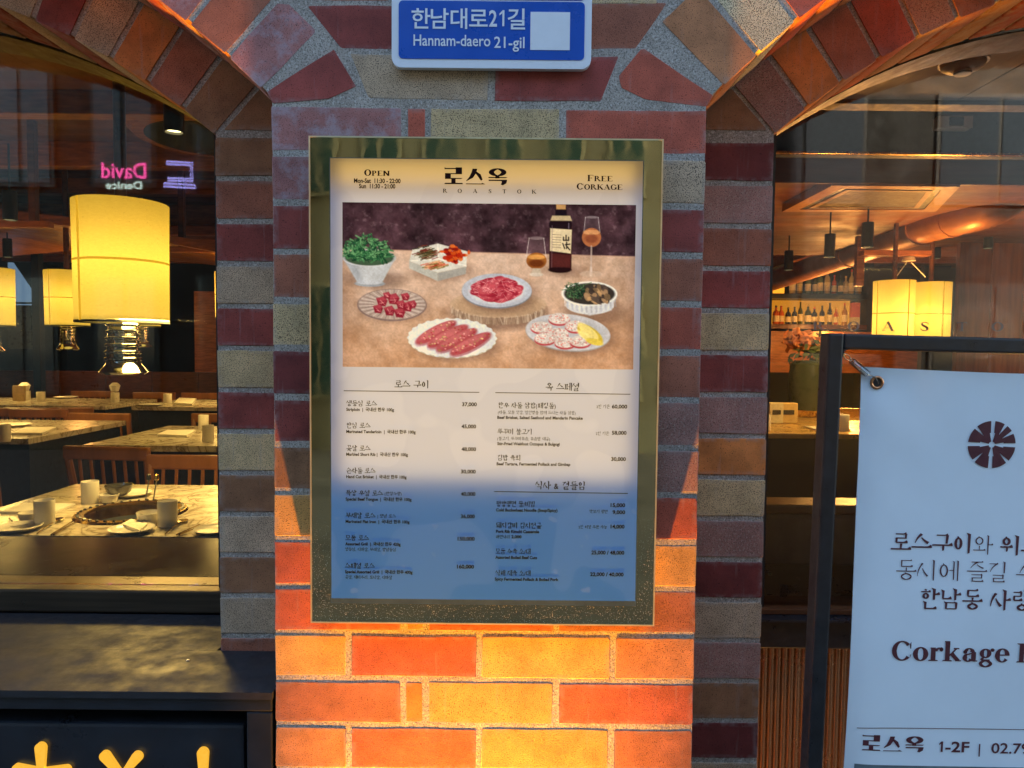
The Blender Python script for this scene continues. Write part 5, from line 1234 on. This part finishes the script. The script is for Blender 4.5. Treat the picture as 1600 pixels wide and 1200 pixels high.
card([(190, 826), (218, 836), (232, 824), (205, 818)], 'folded white napkin on the plate before the grill', th=.012, name='napkin')
for x_, py_, lb in ((39, 613, 'crumpled napkin standing in the rear left cup'), (180, 612, 'crumpled napkin standing in the rear right cup')):
    p = spot_(x_, 625) + Vector((0, 0, .075)); o = MB().lathe([(.0, 0), (.03, 0), (.045, .05), (.02, .075), (.0, .06)], p, 7).build('napkin', PAPER); tag(o, lb, 'napkin')
GOLDS = plain('gold_cutlery', (.62, .45, .18), .18, 1)
def spoon(name, a, b_, label, bowl=.014, mat=GOLDS):
    A, B = spot_(*a) + Vector((0, 0, .004)), spot_(*b_) + Vector((0, 0, .006)); r = thing(name, label, 'cutlery', A)
    MB().tube([A, (A + B) / 2 + Vector((0, 0, .002)), B], .0018, 6).build('handle', mat, r)
    d = (B - A).normalized(); q = MB(); q.lathe([(0, -.003), (bowl * .6, -.002), (bowl, .0), (bowl * .97, .0008), (bowl * .55, -.0012), (0, -.002)], (0, 0, 0), 20)
    ang = math.atan2(d.y, d.x); MTX = Matrix.Translation(B + d * bowl) @ Matrix.Rotation(ang, 4, 'Z') @ Matrix.Diagonal((1.5, 1, 1, 1)); q.v = [tuple(MTX @ Vector(p)) for p in q.v]; q.build('bowl', mat, r)
spoon('spoon', (58, 836), (88, 817), 'gold spoon right of the cup near the menu card'); spoon('spoon', (258, 837), (282, 819), 'gold spoon right of the cup by the grill')
spoon('spoon', (14, 812), (22, 822), 'dark spoon resting on the left side plate', mat=STEEL); spoon('spoon', (28, 806), (42, 819), 'second dark spoon resting on the left side plate', .015, STEEL)
for i, (a, b_, lb) in enumerate((((80, 838), (116, 815), 'pair of thin chopsticks left of the grill'), ((276, 838), (312, 822), 'pair of thin chopsticks right of the grill'), ((121, 779), (138, 776), 'pair of chopsticks behind the grill'))):
    r = thing('chopsticks', lb, 'chopsticks', spot_(*a))
    for k in (0, 4):
        A, B = spot_(a[0] + k, a[1]) + Vector((0, 0, .004)), spot_(b_[0] + k * 1.4, b_[1] + k * .3) + Vector((0, 0, .004)); MB().tube([A, B], [.0022, .0014], 6).build('stick', GOLDS, r)
tg = thing('tongs', 'black kitchen tongs leaning behind the grill', 'tongs', spot_(235, 780))
for k in (0, 12):
    A, B = spot_(228 + k, 797) + Vector((0, 0, .03)), spot_(233 + k, 783) + Vector((0, 0, .062)); MB().tube([A, B], .0022, 6).build('arm', BLACK, tg); MB().lathe([(0, 0), (.008, .004), (.006, .018), (0, .022)], B, 10).build('grip', BRG if k else BLACK, tg)
A = spot_(186, 780); gb_ = thing('glass_bowl', 'clear glass bowl with a dark rim behind the grill', 'bowl', A)
MB().lathe([(.02, .0), (.034, .012), (.040, .032), (.038, .032), (.031, .013), (.018, .003)], A + Vector((0, 0, .012)), 28).build('body', plain('smoked_glass', (.05, .05, .045), .06, spec=.9), gb_)
cr = thing('card_stand', 'small brown menu card standing on the rear left table', 'menu', spot_(29, 627)); p = spot_(29, 627); MB().bbox(p.x - .05, p.x + .05, p.y, p.y + .02, TZ + .001, TZ + .13, .002).build('card', plain('tan_card', (.42, .30, .14), .6), cr)

# ---- chairs
def make_chair():
    o = thing('dining_chair', 'x', 'chair')
    MB().bbox(-.20, .20, -.20, .20, .43, .455, .008).build('seat', CHAIRW, o)
    T_ = lambda y, z: y
    for s_ in (-1, 1):
        MB().tube([(s_ * .175, -.17, 0), (s_ * .18, -.17, .43)], [.014, .018], 8).build('leg', CHAIRW, o)
        MB().tube([(s_ * .178, .22, 0), (s_ * .18, .185, .43), (s_ * .185, .20, .60), (s_ * .19, .225, .735)], [.014, .019, .017, .015], 8).build('leg', CHAIRW, o)
    MB().bbox(-.205, .205, .213, .238, .715, .775, .008).build('top_rail', CHAIRW, o)
    MB().bbox(-.17, .17, .186, .204, .47, .495, .004).build('lower_rail', CHAIRW, o)
    for k in range(6): x = -.135 + k * .054; MB().tube([(x, .195, .49), (x, .222, .72)], .0075, 6).build('spindle', CHAIRW, o)
    return o
ch0 = make_chair()
def place_chair(px, pytop, Y, rz, label, first=False):
    p = P(px, pytop, Y)
    loc = Vector((p.x, Y, FZ))
    if first: ch0.location = loc; ch0.rotation_euler = (0, 0, rz); ch0['label'] = label; ch0['group'] = 'spindle back chairs'; return ch0
    return dup(ch0, loc, label, rz, 'spindle back chairs')
PI = math.pi
place_chair(266, 730, 1.68, 0, 'spindle back chair just behind the near grill table', True)
place_chair(218, 690, 2.35, PI * .96, 'dark spindle back chair seen from behind between the near and middle tables')
place_chair(84, 655, 3.85, PI * .12, 'spindle back chair behind the left middle table')
place_chair(185, 635, 3.9, PI * 1.0, 'dark chair with its back to the window before the rear right table')
place_chair(92, 632, 4.15, PI * 1.0, 'dark chair with its back to the window before the rear left table')
place_chair(222, 615, 5.6, 0, 'honey chair behind the rear right table, left of its pair'); place_chair(300, 615, 5.6, 0, 'honey chair behind the rear right table, right of its pair')
place_chair(15, 645, 3.8, 0, 'honey chair behind the left middle table, cut by the photo edge'); place_chair(122, 617, 5.7, 0, 'honey chair behind the rear left table'); place_chair(20, 632, 4.2, PI, 'dark chair at the left edge before the rear left table')
place_chair(15, 755, 2.15, PI * .5, 'dark chair at the left edge beside the near grill table')
place_chair(325, 660, 3.5, 0, 'honey chair behind the right middle table by the jamb')

# ---- spotlights
def make_spot():
    o = thing('spotlight', 'x', 'spotlight')
    MB().lathe([(0, .16), (.034, .16), (.036, .155), (.036, 0), (.031, 0), (.031, .012)], n=24).build('housing', BLACK, o)
    MB().lathe([(0, .010), (.0305, .010)], n=20).build('lens', emit('spot_lens', (1, .80, .36), 1.3), o)
    MB().tube([(0, 0, .16), (0, 0, .42)], .006, 6).build('stem', BLACK, o)
    return o
s0 = make_spot()
sp = [(272, 207, 1.75, 1.0, 'black cylinder spotlight under the left arch beside the bricks'), (16, 344, 3.0, 1.0, 'black spotlight at the left edge of the left window'),
      (1296, 402, 4.0, 1.0, 'black spotlight hanging left of the joined lanterns'), (1355, 387, 3.6, 1.0, 'black spotlight in front of the ceiling duct'), (1463, 404, 5.6, 1.0, 'black spotlight right above the joined lanterns'),
      (1544, 388, 5.0, 1.0, 'black spotlight near the orange partition'), (1232, 422, 5.0, 1.0, 'dim black spotlight beside the right jamb bricks'), (12, 402, 5.2, 1.0, 'far spotlight low over the left lantern')]
for i, (px, py, Y, k, lb) in enumerate(sp):
    p = P(px, py, Y); r = s0 if i == 0 else dup(s0, p, lb, 0, 'black cylinder spotlights')
    r.location = p; r['label'] = lb; r['group'] = 'black cylinder spotlights'
# ---- things seen through the right window
p0, p1 = P(1212, 172, 1.35), P(1600, 180, 1.35)
sz = .80
sf = thing('plaster_soffit', 'grey panelled soffit just inside the right window', 'soffit', (1.2, 1.1, sz))
yb_ = onz(1400, 168, sz).y
xs = [.5, .95, 1.40, 1.85, 2.6]
for i in range(4):
    for (ya, yb2) in ((.465, .90), (.903, yb_ - .07)): MB().bbox(xs[i] + .0015, xs[i + 1] - .0015, ya, yb2, sz, sz + .02, .002).build('panel', PLASTER, sf)
MB().bbox(.5, 2.6, yb_ - .068, yb_, sz - .012, sz + .06, .003).build('lip', plain('plum_lip', (.08, .05, .05), .5), sf)
MB().box(.5, 2.6, .465, yb_ - .07, sz + .022, CZ - .002).build('core', WALLD, sf)
pd = onz(1505, 97, sz); sm = thing('smoke_detector', 'cream smoke detector on the grey soffit', 'smoke detector', pd)
MB().lathe([(0, 0), (.052, 0), (.055, -.006), (.053, -.014), (.040, -.022), (.024, -.026), (.020, -.034), (.0, -.036)], pd, 36).build('housing', SMOKE, sm)
MB().lathe([(.021, -.027), (.0225, -.029), (.0222, -.031), (.020, -.033)], pd, 24).build('grille', plain('grey_detector_grille', (.2, .2, .19), .6), sm)
MB().lathe([(.055, .0), (.062, .0), (.062, -.004), (.0555, -.004)], pd, 36).build('base_ring', SMOKE, sm)
# exit style wall unit and vents
pw_ = P(1494, 190, 2.6); o = thing('wall_unit', 'small white wall unit with a dark window under the soffit', 'appliance', pw_)
MB().bbox(pw_.x - .085, pw_.x + .085, 2.6, 2.66, pw_.z - .03, pw_.z + .03, .004).build('case', SMOKE, o); MB().bbox(pw_.x - .035, pw_.x + .035, 2.592, 2.5995, pw_.z - .02, pw_.z + .02, .002).build('screen', BLACK, o)
MB().box(.6, 3.4, 2.665, 2.72, 1.00, CZ - .005).build('header', plain('dark_teal_header', (.05, .06, .065), .5), thing('header_beam', 'dark teal header beam behind the soffit in the right window', 'beam', (2, 2.7, 1.0)))
o = MB().bbox(.6, 3.4, 2.64, 2.664, 1.0, 1.012, .002).build('brass_trim', BRASS); tag(o, 'thin brass strip along the bottom of the dark header in the right window', 'trim')
o = MB().bbox(.75, 6.9, 2.97, 2.995, .93, CZ - .005, .003).build('fascia_board', plain('red_brown_fascia', (.17, .065, .035), .4, var=.3, scale=4, stretch=(.4, 4, 4))); tag(o, 'wide red brown fascia board behind the brass strip in the right window', 'board')
# cassette air conditioner
zc_ = .92; ac = thing('cassette_air_conditioner', 'square ceiling air conditioner with an orange frame in the right window', 'air conditioner', onz(1350, 315, zc_))
C4 = [onz(*q_, zc_) for q_ in ((1222, 331), (1462, 331), (1500, 292), (1300, 290))]
cc = sum(C4, Vector()) / 4
def quad_ring(c4, c, k0, k1, z_): return [c + (p - c) * k0 + Vector((0, 0, z_)) for p in c4] + [c + (p - c) * k1 + Vector((0, 0, z_)) for p in c4]
q = MB(); v = quad_ring(C4, cc, 1.0, .80, 0); v += [p + Vector((0, 0, .05)) for p in v[:4]]; q.add(v, [(i, (i + 1) % 4, (i + 1) % 4 + 4, i + 4) for i in range(4)] + [(i, (i + 1) % 4, (i + 1) % 4 + 8, i + 8) for i in range(4)]); q.build('frame', plain('orange_frame', (.36, .16, .07), .5), ac)
q = MB(); v = quad_ring(C4, cc, .795, .70, .004); q.add(v, [(i, (i + 1) % 4, (i + 1) % 4 + 4, i + 4) for i in range(4)]); q.build('air_slot', BLACK, ac)
q = MB(); v = quad_ring(C4, cc, .70, .62, .0); q.add(v, [(i, (i + 1) % 4, (i + 1) % 4 + 4, i + 4) for i in range(4)]); q.build('inner_frame', plain('tan_frame', (.30, .17, .09), .5), ac)
q = MB(); q.add([cc + (p - cc) * .62 + Vector((0, 0, .003)) for p in C4], [(0, 1, 2, 3)]); q.build('grille', plain('grey_filter', (.10, .08, .07), .6), ac)
struct(MB().box(.7, 7.0, 3.0, 6.2, zc_ + .052, zc_ + .08).build('lower_ceiling', CEILM))
# ducts
DUCT = plain('copper_painted_duct', (.36, .15, .055), .46, .35, var=.2, scale=6)
d1 = thing('round_duct', 'fat orange round duct curving under the ceiling in the right window', 'duct', (3, 5, .7))
pts = [P(1180, 448, 8.4), P(1300, 407, 6.3), P(1400, 371, 4.9), P(1470, 348, 4.2), P(1530, 332, 3.85), P(1565, 318, 3.8), P(1600, 292, 3.9), P(1640, 262, 4.1)]
def cat(p, n=6):
    o = []
    for i in range(len(p) - 1):
        a, b_, c_, d_ = p[max(i - 1, 0)], p[i], p[i + 1], p[min(i + 2, len(p) - 1)]
        for k in range(n): u = k / n; o.append(.5 * ((2 * b_) + (c_ - a) * u + (2 * a - 5 * b_ + 4 * c_ - d_) * u * u + (-a + 3 * b_ - 3 * c_ + d_) * u ** 3))
    return o + [p[-1]]
cp = cat(pts, 8); MB().tube(cp, [.118 + (.004 if (i % 2 and i > 22) else 0) for i in range(len(cp))], 20).build('pipe', DUCT, d1)
for i in (10, 20, 26): MB().tube([cp[i], cp[i] + (cp[i + 1] - cp[i]).normalized() * .03], .128, 20).build('collar', DUCT, d1)
d2 = thing('thin_duct', 'slimmer orange duct running above the fat one in the right window', 'duct', (3, 5, .8))
cp = cat([P(1180, 420, 8.0), P(1300, 379, 6.0), P(1450, 330, 4.4), P(1600, 296, 3.6), P(1700, 280, 3.3)], 6); MB().tube(cp, .055, 14).build('pipe', DUCT, d2)
o = MB().bbox(P(1340, 380, 4.9).x, P(1352, 380, 4.9).x, 4.9, 4.95, .55, zc_ + .04, .003).build('ceiling_post', WOOD); tag(o, 'short orange post dropping from the ceiling beside a spotlight', 'post')
for i, (py, yy_) in enumerate(((348, 5.8), (368, 6.8), (392, 8.2))):
    a = P(1205, py, yy_); b_ = P(1345, py, yy_); o = MB().bbox(a.x - .5, b_.x + .4, yy_, yy_ + .08, a.z - .035, a.z + .035, .004).build('batten', WOOD); tag(o, ['upper orange batten behind the right jamb', 'middle orange batten behind the right jamb', 'lowest orange batten behind the right jamb'][i], 'batten', 'orange battens in the right window')
# orange partition on the right
pt_ = thing('wood_partition', 'tall orange wooden partition at the right edge of the right window', 'partition', (4, 5.2, FZ))
xa, xb = P(1498, 450, 5.3).x, P(1700, 450, 5.3).x
for i in range(4):
    a = xa + (xb - xa) * i / 4; MB().bbox(a + .004, a + (xb - xa) / 4 - .004, 5.3, 5.36, FZ + .001, P(1550, 376, 5.3).z, .004).build('plank', plain('orange_panel_wood', (.30, .10, .025), .35, var=.3, scale=5, stretch=(6, 6, .5)), pt_)
MB().box(xa - .25, xa - .01, 5.4, 5.46, FZ + .001, P(1480, 415, 5.4).z).build('dark_edge', WALLD, pt_)
# bar with back shelves and bottles
YBAR = 8.3
bw = thing('bar_shelves', 'lit bar shelves at the rear of the right window', 'shelf', (3.8, YBAR, FZ))
xa, xb = P(1185, 460, YBAR).x, P(1343, 460, YBAR).x
zs_a, zs_b = P(1270, 459, YBAR).z, P(1270, 507, YBAR).z
MB().bbox(xa, xb + .1, YBAR - .02, YBAR + .25, P(1270, 467, YBAR).z, zs_a, .004).build('shelf', BLACK, bw)
MB().bbox(xa, xb + .1, YBAR - .02, YBAR + .25, zs_b - .06, zs_b, .004).build('shelf', WOODD, bw)
MB().box(xa, xb, YBAR + .252, YBAR + .27, zs_b, P(1270, 467.5, YBAR).z).build('lit_back_panel', emit('lit_amber_panel', (1.0, .34, .02), .11), bw)
MB().box(xa, xb + .3, YBAR + .252, YBAR + .27, zs_a, zs_a + .5).build('back_panel', plain('dark_green_panel', (.03, .032, .022), .5), bw)
MB().box(xb + .1, xb + 1.3, YBAR, YBAR + .3, FZ + .001, zs_a + .35).build('side_cabinet', WALLD, bw)
MB().bbox(xa, xb + .6, YBAR - .35, YBAR - .05, zs_b - .62, zs_b - .10, .004).build('counter_front', WOOD, bw)
MB().box(P(1210, 440, YBAR).x, P(1226, 440, YBAR).x, YBAR + .0, YBAR + .05, zs_a + .002, P(1210, 436, YBAR).z).build('amber_box', emit('amber_lit_box', (1.0, .32, .02), .3), bw)
bcols = [((.05, .07, .03), .06), ((.30, .16, .03), .08), ((.02, .02, .025), .08), ((.40, .36, .22), .1), ((.45, .10, .03), .1), ((.10, .16, .10), .06), ((.04, .10, .14), .1)]
bm_ = [plain('bottle_glass', c_, r_, var=.1, spec=.8) for c_, r_ in bcols]; bl_ = plain('cream_bottle_label', (.62, .56, .38), .6, var=.2, scale=60); bc_ = [plain('bottle_cap', c_, .4) for c_ in ((.03, .03, .03), (.55, .40, .12), (.40, .05, .04))]
desc = ['olive glass', 'amber', 'black', 'clear yellowish', 'orange red', 'green', 'blue']
def bottle(px, shelf, kind, hh, rr, cap):
    z_ = zs_a if shelf == 0 else zs_b; p = P(px, 460 if shelf == 0 else 505, YBAR + .07 + .05 * random.random()); p.z = z_ + .001
    o = thing('bottle', '%s bottle on the %s bar shelf, %s' % (desc[kind], ['upper', 'lower'][shelf], where), 'bottle', p, 'bottles on the bar shelves')
    MB().lathe([(0, 0), (rr, .0), (rr, hh * .58), (rr * .85, hh * .66), (rr * .34, hh * .76), (rr * .30, hh * .93)], p, 14).build('glass', bm_[kind], o)
    MB().lathe([(rr * 1.02, hh * .14), (rr * 1.02, hh * .46)], p, 14).build('label', bl_, o)
    MB().lathe([(0, hh), (rr * .36, hh), (rr * .36, hh * .90), (rr * .30, hh * .90)], p, 10).build('cap', bc_[cap], o)
ordn = ['leftmost', 'second from the left', 'third from the left', 'fourth from the left', 'fifth from the left', 'sixth from the left', 'seventh from the left', 'eighth from the left', 'ninth from the left', 'tenth from the left', 'eleventh from the left', 'twelfth from the left', 'rightmost']
rb = random.Random(11)
for i, px in enumerate((1238, 1249, 1262, 1273, 1281, 1292, 1303, 1313, 1321, 1330, 1341)):
    where = ordn[i] if px < 1341 else ordn[12]; bottle(px, 0, rb.choice([0, 0, 1, 3, 3, 4, 5]), rb.uniform(.24, .34), rb.uniform(.030, .042), rb.randrange(3))
for i, px in enumerate((1212, 1220, 1231, 1241, 1250, 1262, 1272, 1284, 1296, 1306, 1319)):
    where = ordn[i] if px < 1319 else ordn[12]; bottle(px, 1, rb.choice([0, 1, 2, 2, 3, 4, 6]), rb.uniform(.22, .31), rb.uniform(.030, .042), rb.randrange(3))
p = P(1335, 506, YBAR + .08); p.z = zs_b + .001; o = thing('boxed_bottle', 'red and cream gift box standing at the right end of the lower bar shelf', 'box', p)
MB().bbox(p.x - .05, p.x + .05, p.y - .04, p.y + .04, p.z + .10, p.z + .29, .003).build('upper_half', plain('red_carton', (.42, .05, .03), .5), o); MB().bbox(p.x - .05, p.x + .05, p.y - .04, p.y + .04, p.z, p.z + .099, .003).build('lower_half', bl_, o)
# counter with tins, vase of orange flowers
ct = thing('service_counter', 'long dark counter with brass edge across the right window', 'counter', (2.4, 3.4, FZ))
zc0 = TZ + .0; ya = onz(1300, 678, zc0).y; yb2 = onz(1300, 652, zc0).y
MB().bbox(.72, 4.6, ya, yb2, zc0 - .03, zc0, .003).build('countertop', plain('worn_brass_top', (.50, .33, .12), .3, .6, var=.2, scale=10), ct)
MB().box(.74, 4.58, ya + .03, yb2 - .03, FZ + .001, zc0 - .031).build('front', plain('blue_black_front', (.014, .022, .030), .4), ct)
MB().bbox(.72, 4.6, yb2 + .001, yb2 + .03, zc0 - .03, P(1300, 638, yb2).z, .004).build('brass_upstand', BRASS, ct)
MB().bbox(.74, 4.58, ya - .12, ya + .028, FZ + .001, onz(1250, 760, -1.0).z - .12, .004).build('plinth', plain('tan_plinth', (.12, .09, .05), .5), ct)
for i, (px, w_, c_, lb) in enumerate(((1213, .045, (.55, .50, .36), 'cream tin with dark dots on the service counter'), (1232, .06, (.50, .36, .16), 'tan card box on the service counter'))):
    p = onz(px, 662, zc0); o = thing('small_tin' if i == 0 else 'card_box', lb, 'container', p)
    MB().bbox(p.x - w_, p.x + w_, p.y, p.y + .07, zc0 + .001, zc0 + .135, .004).build('body', plain('tin', c_, .4), o); MB().bbox(p.x - w_ * .6, p.x + w_ * .6, p.y - .002, p.y - .0005, zc0 + .06, zc0 + .09, .0004).build('printed_patch', WALLD, o)
for i, px in enumerate((1201, 1326)):
    c_ = cup.copy(); COL.objects.link(c_); c_.location = onz(px, 676, zc0) + Vector((0, .1, 0)); c_['label'] = ['cup on the service counter beside the right jamb', 'cup on the service counter just left of the poster'][i]; c_.scale = (1.9, 1.9, 1.5)
p = onz(1275, 672, zc0); o = MB().bbox(p.x - .02, p.x + .20, p.y - .02, p.y + .12, zc0 + .001, zc0 + .012, .002).build('plate_stack', WHITEC); tag(o, 'flat white tray on the service counter', 'tray')
fv = thing('flower_vase', 'dark green vase of orange flowers behind the counter', 'vase', P(1262, 625, 4.2))
b0_ = P(1264, 640, 4.2); MB().lathe([(0, 0), (.12, 0), (.15, .15), (.14, .33), (.11, .36), (.10, .34), (.12, .2), (0, .1)], b0_, 24).build('vase', plain('dark_green_glaze', (.03, .045, .035), .3), fv)
q = MB(); r2 = random.Random(5)
for i in range(110):
    c_ = P(1250, 532, 4.2) + Vector((r2.gauss(0, .055), r2.gauss(0, .05), r2.gauss(0, .03))); a = r2.random() * 6.28; s_ = .022 + r2.random() * .02; n1_ = Vector((math.cos(a), r2.gauss(0, .6), math.sin(a))).normalized() * s_; n2_ = Vector((-math.sin(a), r2.gauss(0, .6), math.cos(a))).normalized() * s_ * .5
    q.add([c_ - n1_, c_ - n2_, c_ + n1_, c_ + n2_], [(0, 1, 2, 3)])
o = q.build('petals', plain('orange_petal', (.34, .10, .02), .5, var=.3), fv); o['kind'] = 'stuff'
q = MB()
for i in range(110):
    c_ = P(1278, 552, 4.2) + Vector((r2.gauss(0, .09), r2.gauss(0, .06), r2.gauss(0, .05))); a = r2.random() * 6.28; s_ = .035; n1_ = Vector((math.cos(a), r2.gauss(0, .6), math.sin(a))).normalized() * s_; n2_ = Vector((-math.sin(a), r2.gauss(0, .6), math.cos(a))).normalized() * s_ * .4
    q.add([c_ - n1_, c_ - n2_, c_ + n1_, c_ + n2_], [(0, 1, 2, 3)])
o = q.build('leaves', plain('dark_leaf', (.03, .06, .03), .5, var=.3), fv); o['kind'] = 'stuff'
bs = thing('bench_seat', 'mauve upholstered bench back just inside the right window', 'bench', (1.2, .75, FZ))
zb_t = P(1240, 795, .68).z
MB().bbox(.50, 2.0, .63, .70, FZ + .001, zb_t, .012).build('backrest', plain('mauve_cloth', (.13, .11, .12), .75, var=.3, scale=16), bs); MB().bbox(.50, 2.0, .62, .71, zb_t + .001, zb_t + .022, .004).build('cap_rail', WOODD, bs)
# small oblique sconce and blue-lit rear window on the left
rw = thing('rear_window', 'arched rear window with dusk light at the far left', 'window', (-5.2, 6.6, -.5))
a, b_ = P(12, 410, 6.6), P(52, 545, 6.6)
pts = [(a.x, b_.z), (b_.x, b_.z), (b_.x, a.z - .30), (b_.x - .12, a.z - .12), (a.x + .05, a.z), (a.x, a.z)]
MB().prism(pts, 6.6, 6.62).build('pane', emit('dusk_sky_pane', (.10, .16, .24), .22), rw)
MB().bbox(a.x, b_.x + .02, 6.585, 6.598, P(30, 472, 6.6).z - .02, P(30, 472, 6.6).z, .002).build('glazing_bar', BLACK, rw); MB().bbox(a.x, b_.x, 6.58, 6.5985, b_.z, P(30, 474, 6.6).z - .02, .002).build('lower_panel', plain('street_dark_panel', (.04, .045, .05), .3), rw)
MB().bbox(b_.x + .02, b_.x + .10, 6.56, 6.64, -.6, 1.2, .004).build('mullion', BLACK, rw)
pl_ = thing('wood_panel_dado', 'low brown wooden dado behind the rear tables', 'panel', (-4, 6.7, FZ))
for i in range(12): MB().bbox(-6.9 + i * .5, -6.405 + i * .5, 6.7, 6.75, FZ + .001, -.28, .004).build('plank', WOODD, pl_)
pl2_ = thing('orange_corner_panel', 'orange lit wooden panel beside the left jamb bricks', 'panel', (-2.9, 7.6, FZ))
a, b_ = P(303, 480, 7.6), P(350, 480, 7.6)
MB().bbox(a.x, b_.x, 7.6, 7.66, FZ + .001, P(310, 455, 7.6).z, .005).build('board', WOOD, pl2_)

# ---- neon signs across the lane, mirrored by the window glass
YN = -8.30; YV = 2 * YG - YN
def neon(name, label, px, py, cat_='neon sign'):
    v_ = P(px, py, YV); return thing(name, label, cat_, (v_.x, YN, v_.z)), v_
NP = emit('pink_neon_tube', (1, .10, .38), 2); NW = emit('white_neon_letter', (.75, .95, .85), 1.8); NV = emit('violet_neon_tube', (.42, .38, 1.0), 1.8)
for s_, py, col_, hgt, wdt in (('David', 266, NP, .30, .62), ('Denice', 289, NW, .15, .50)):
    r, v_ = neon('neon_lettering', 'pink neon name over the shop across the lane' if col_ is NP else 'small white neon line below the pink one across the lane', 193, py)
    G = Glyphs(); font_text(G, s_, lambda a, b, v_=v_, w=wdt, h=hgt: (v_.x + w / 2 - a, YN, v_.z - h * .35 + b), hgt, width=wdt); glyph_obj(G, 'lettering', col_, r)
r, v_ = neon('neon_shape', 'violet double-outline neon strokes across the lane', 281, 273)
sc_ = (YV + .99) / FPX
def nl(px_list, r_=.012): return [Vector((P(a, b, YV).x, YN, P(a, b, YV).z)) for a, b in px_list]
MB().tube(nl([(260, 256), (297, 258), (298, 279), (262, 278), (262, 282), (301, 283), (300, 254), (260, 252)]), .013, 6, closed=True).build('tube', NV, r)
MB().tube(nl([(256, 286), (304, 289), (305, 294), (256, 291)]), .013, 6, closed=True).build('tube', NV, r)

# ================================================================== lamps that light the place, and added fill points
def light(kind, name, loc, tgt, e, col, **k):
    l = bpy.data.lights.new(name, kind); l.energy = e * .80; l.color = col
    for a, b_ in k.items(): setattr(l, a, b_)
    if name in ('added_room_fill', 'lantern_light', 'added_soffit_fill'): l.specular_factor = .12
    o = bpy.data.objects.new(name, l); COL.objects.link(o); o.location = loc
    if tgt is not None: o.rotation_euler = (Vector(loc) - Vector(tgt)).to_track_quat('Z', 'Y').to_euler()
    return o
def uplight(x, y, z, label, k=1.0):
    r = thing('ground_uplight', label, 'lamp', (x, y, z)); MB().lathe([(a_ * k, b_ * k) for a_, b_ in ((0, -.07), (.045, -.07), (.045, .0), (.038, .0), (.036, -.05), (0, -.05))], (x, y, z), 20).build('housing', BLACK, r); return r
UPX, UPY, UPZ = -.05, -.125, -1.40
uplight(.72, .22, -1.42, 'small ground uplight under the fluted panel'); uplight(UPX, UPY, UPZ, 'ground spotlight aimed up the brick pier'); light('SPOT', 'pier_uplight', (UPX, UPY, UPZ), (UPX + .02, .015, -.35), 100, (1, .37, .010), spot_size=rad(50), spot_blend=1.0, shadow_soft_size=.012)
for side in 'LR':
    cx = ARC[side][0]; uy, uz = (.22, -.4605) if side == 'L' else (.318, zr - .012 + .045)
    uplight(cx, uy, uz, 'small uplight on the sill of the %s window' % ('left' if side == 'L' else 'right'), .45)
    light('SPOT', 'arch_uplight', (cx, uy, uz + .004), (cx + (.25 if side == 'L' else -.25), uy - .03, .6), 1.0, (1, .50, .09), spot_size=rad(130), spot_blend=.4, shadow_soft_size=.01)
WARM = (1, .55, .14)
for (x, y) in ((-1.05, 1.15),): light('AREA', 'lantern_light', (x, y, P(192, 503, 1.18).z + .006), (x, y, -2), 2.2, (1, .62, .16), shape='DISK', size=.24)
for (x, y) in ((-2.9, 3.0), (-1.5, 2.8), (-4.2, 4.9), (-2.4, 4.9)): light('AREA', 'lantern_light', (x, y, .12), (x, y, -2), 1.3, (1, .62, .16), shape='DISK', size=.26)
for (x, y, e) in ((-3.2, 2.6, 1.6), (-2.0, 4.6, 3.4), (-4.5, 6.4, 2.4)): light('POINT', 'added_room_fill', (x, y, .35), None, e, (1, .42, .10), shadow_soft_size=.1)  # added fill points to brighten the room, no fitting behind them
for (x, y, e) in ((3.0, 4.1, 9), (3.6, 6.6, 11), (2.0, 3.3, 3), (3.9, 7.9, 4)): light('POINT', 'added_room_fill', (x, y, .25), None, e, (1, .42, .10), shadow_soft_size=.1)  # more added fill, for the right half of the room
light('POINT', 'added_soffit_fill', (1.9, 1.9, .1), None, .9, (1, .74, .6), shadow_soft_size=.12)  # added fill point to brighten the underside of the soffit
light('SPOT', 'apron_uplight', (.72, .22, -1.42), (.70, .35, -.9), 6, (1, .42, .08), spot_size=rad(70), spot_blend=.6, shadow_soft_size=.01)
light('AREA', 'counter_light', (2.2, 3.3, .5), (2.2, 3.4, -1), 3.5, (1, .62, .16), shape='DISK', size=.3)
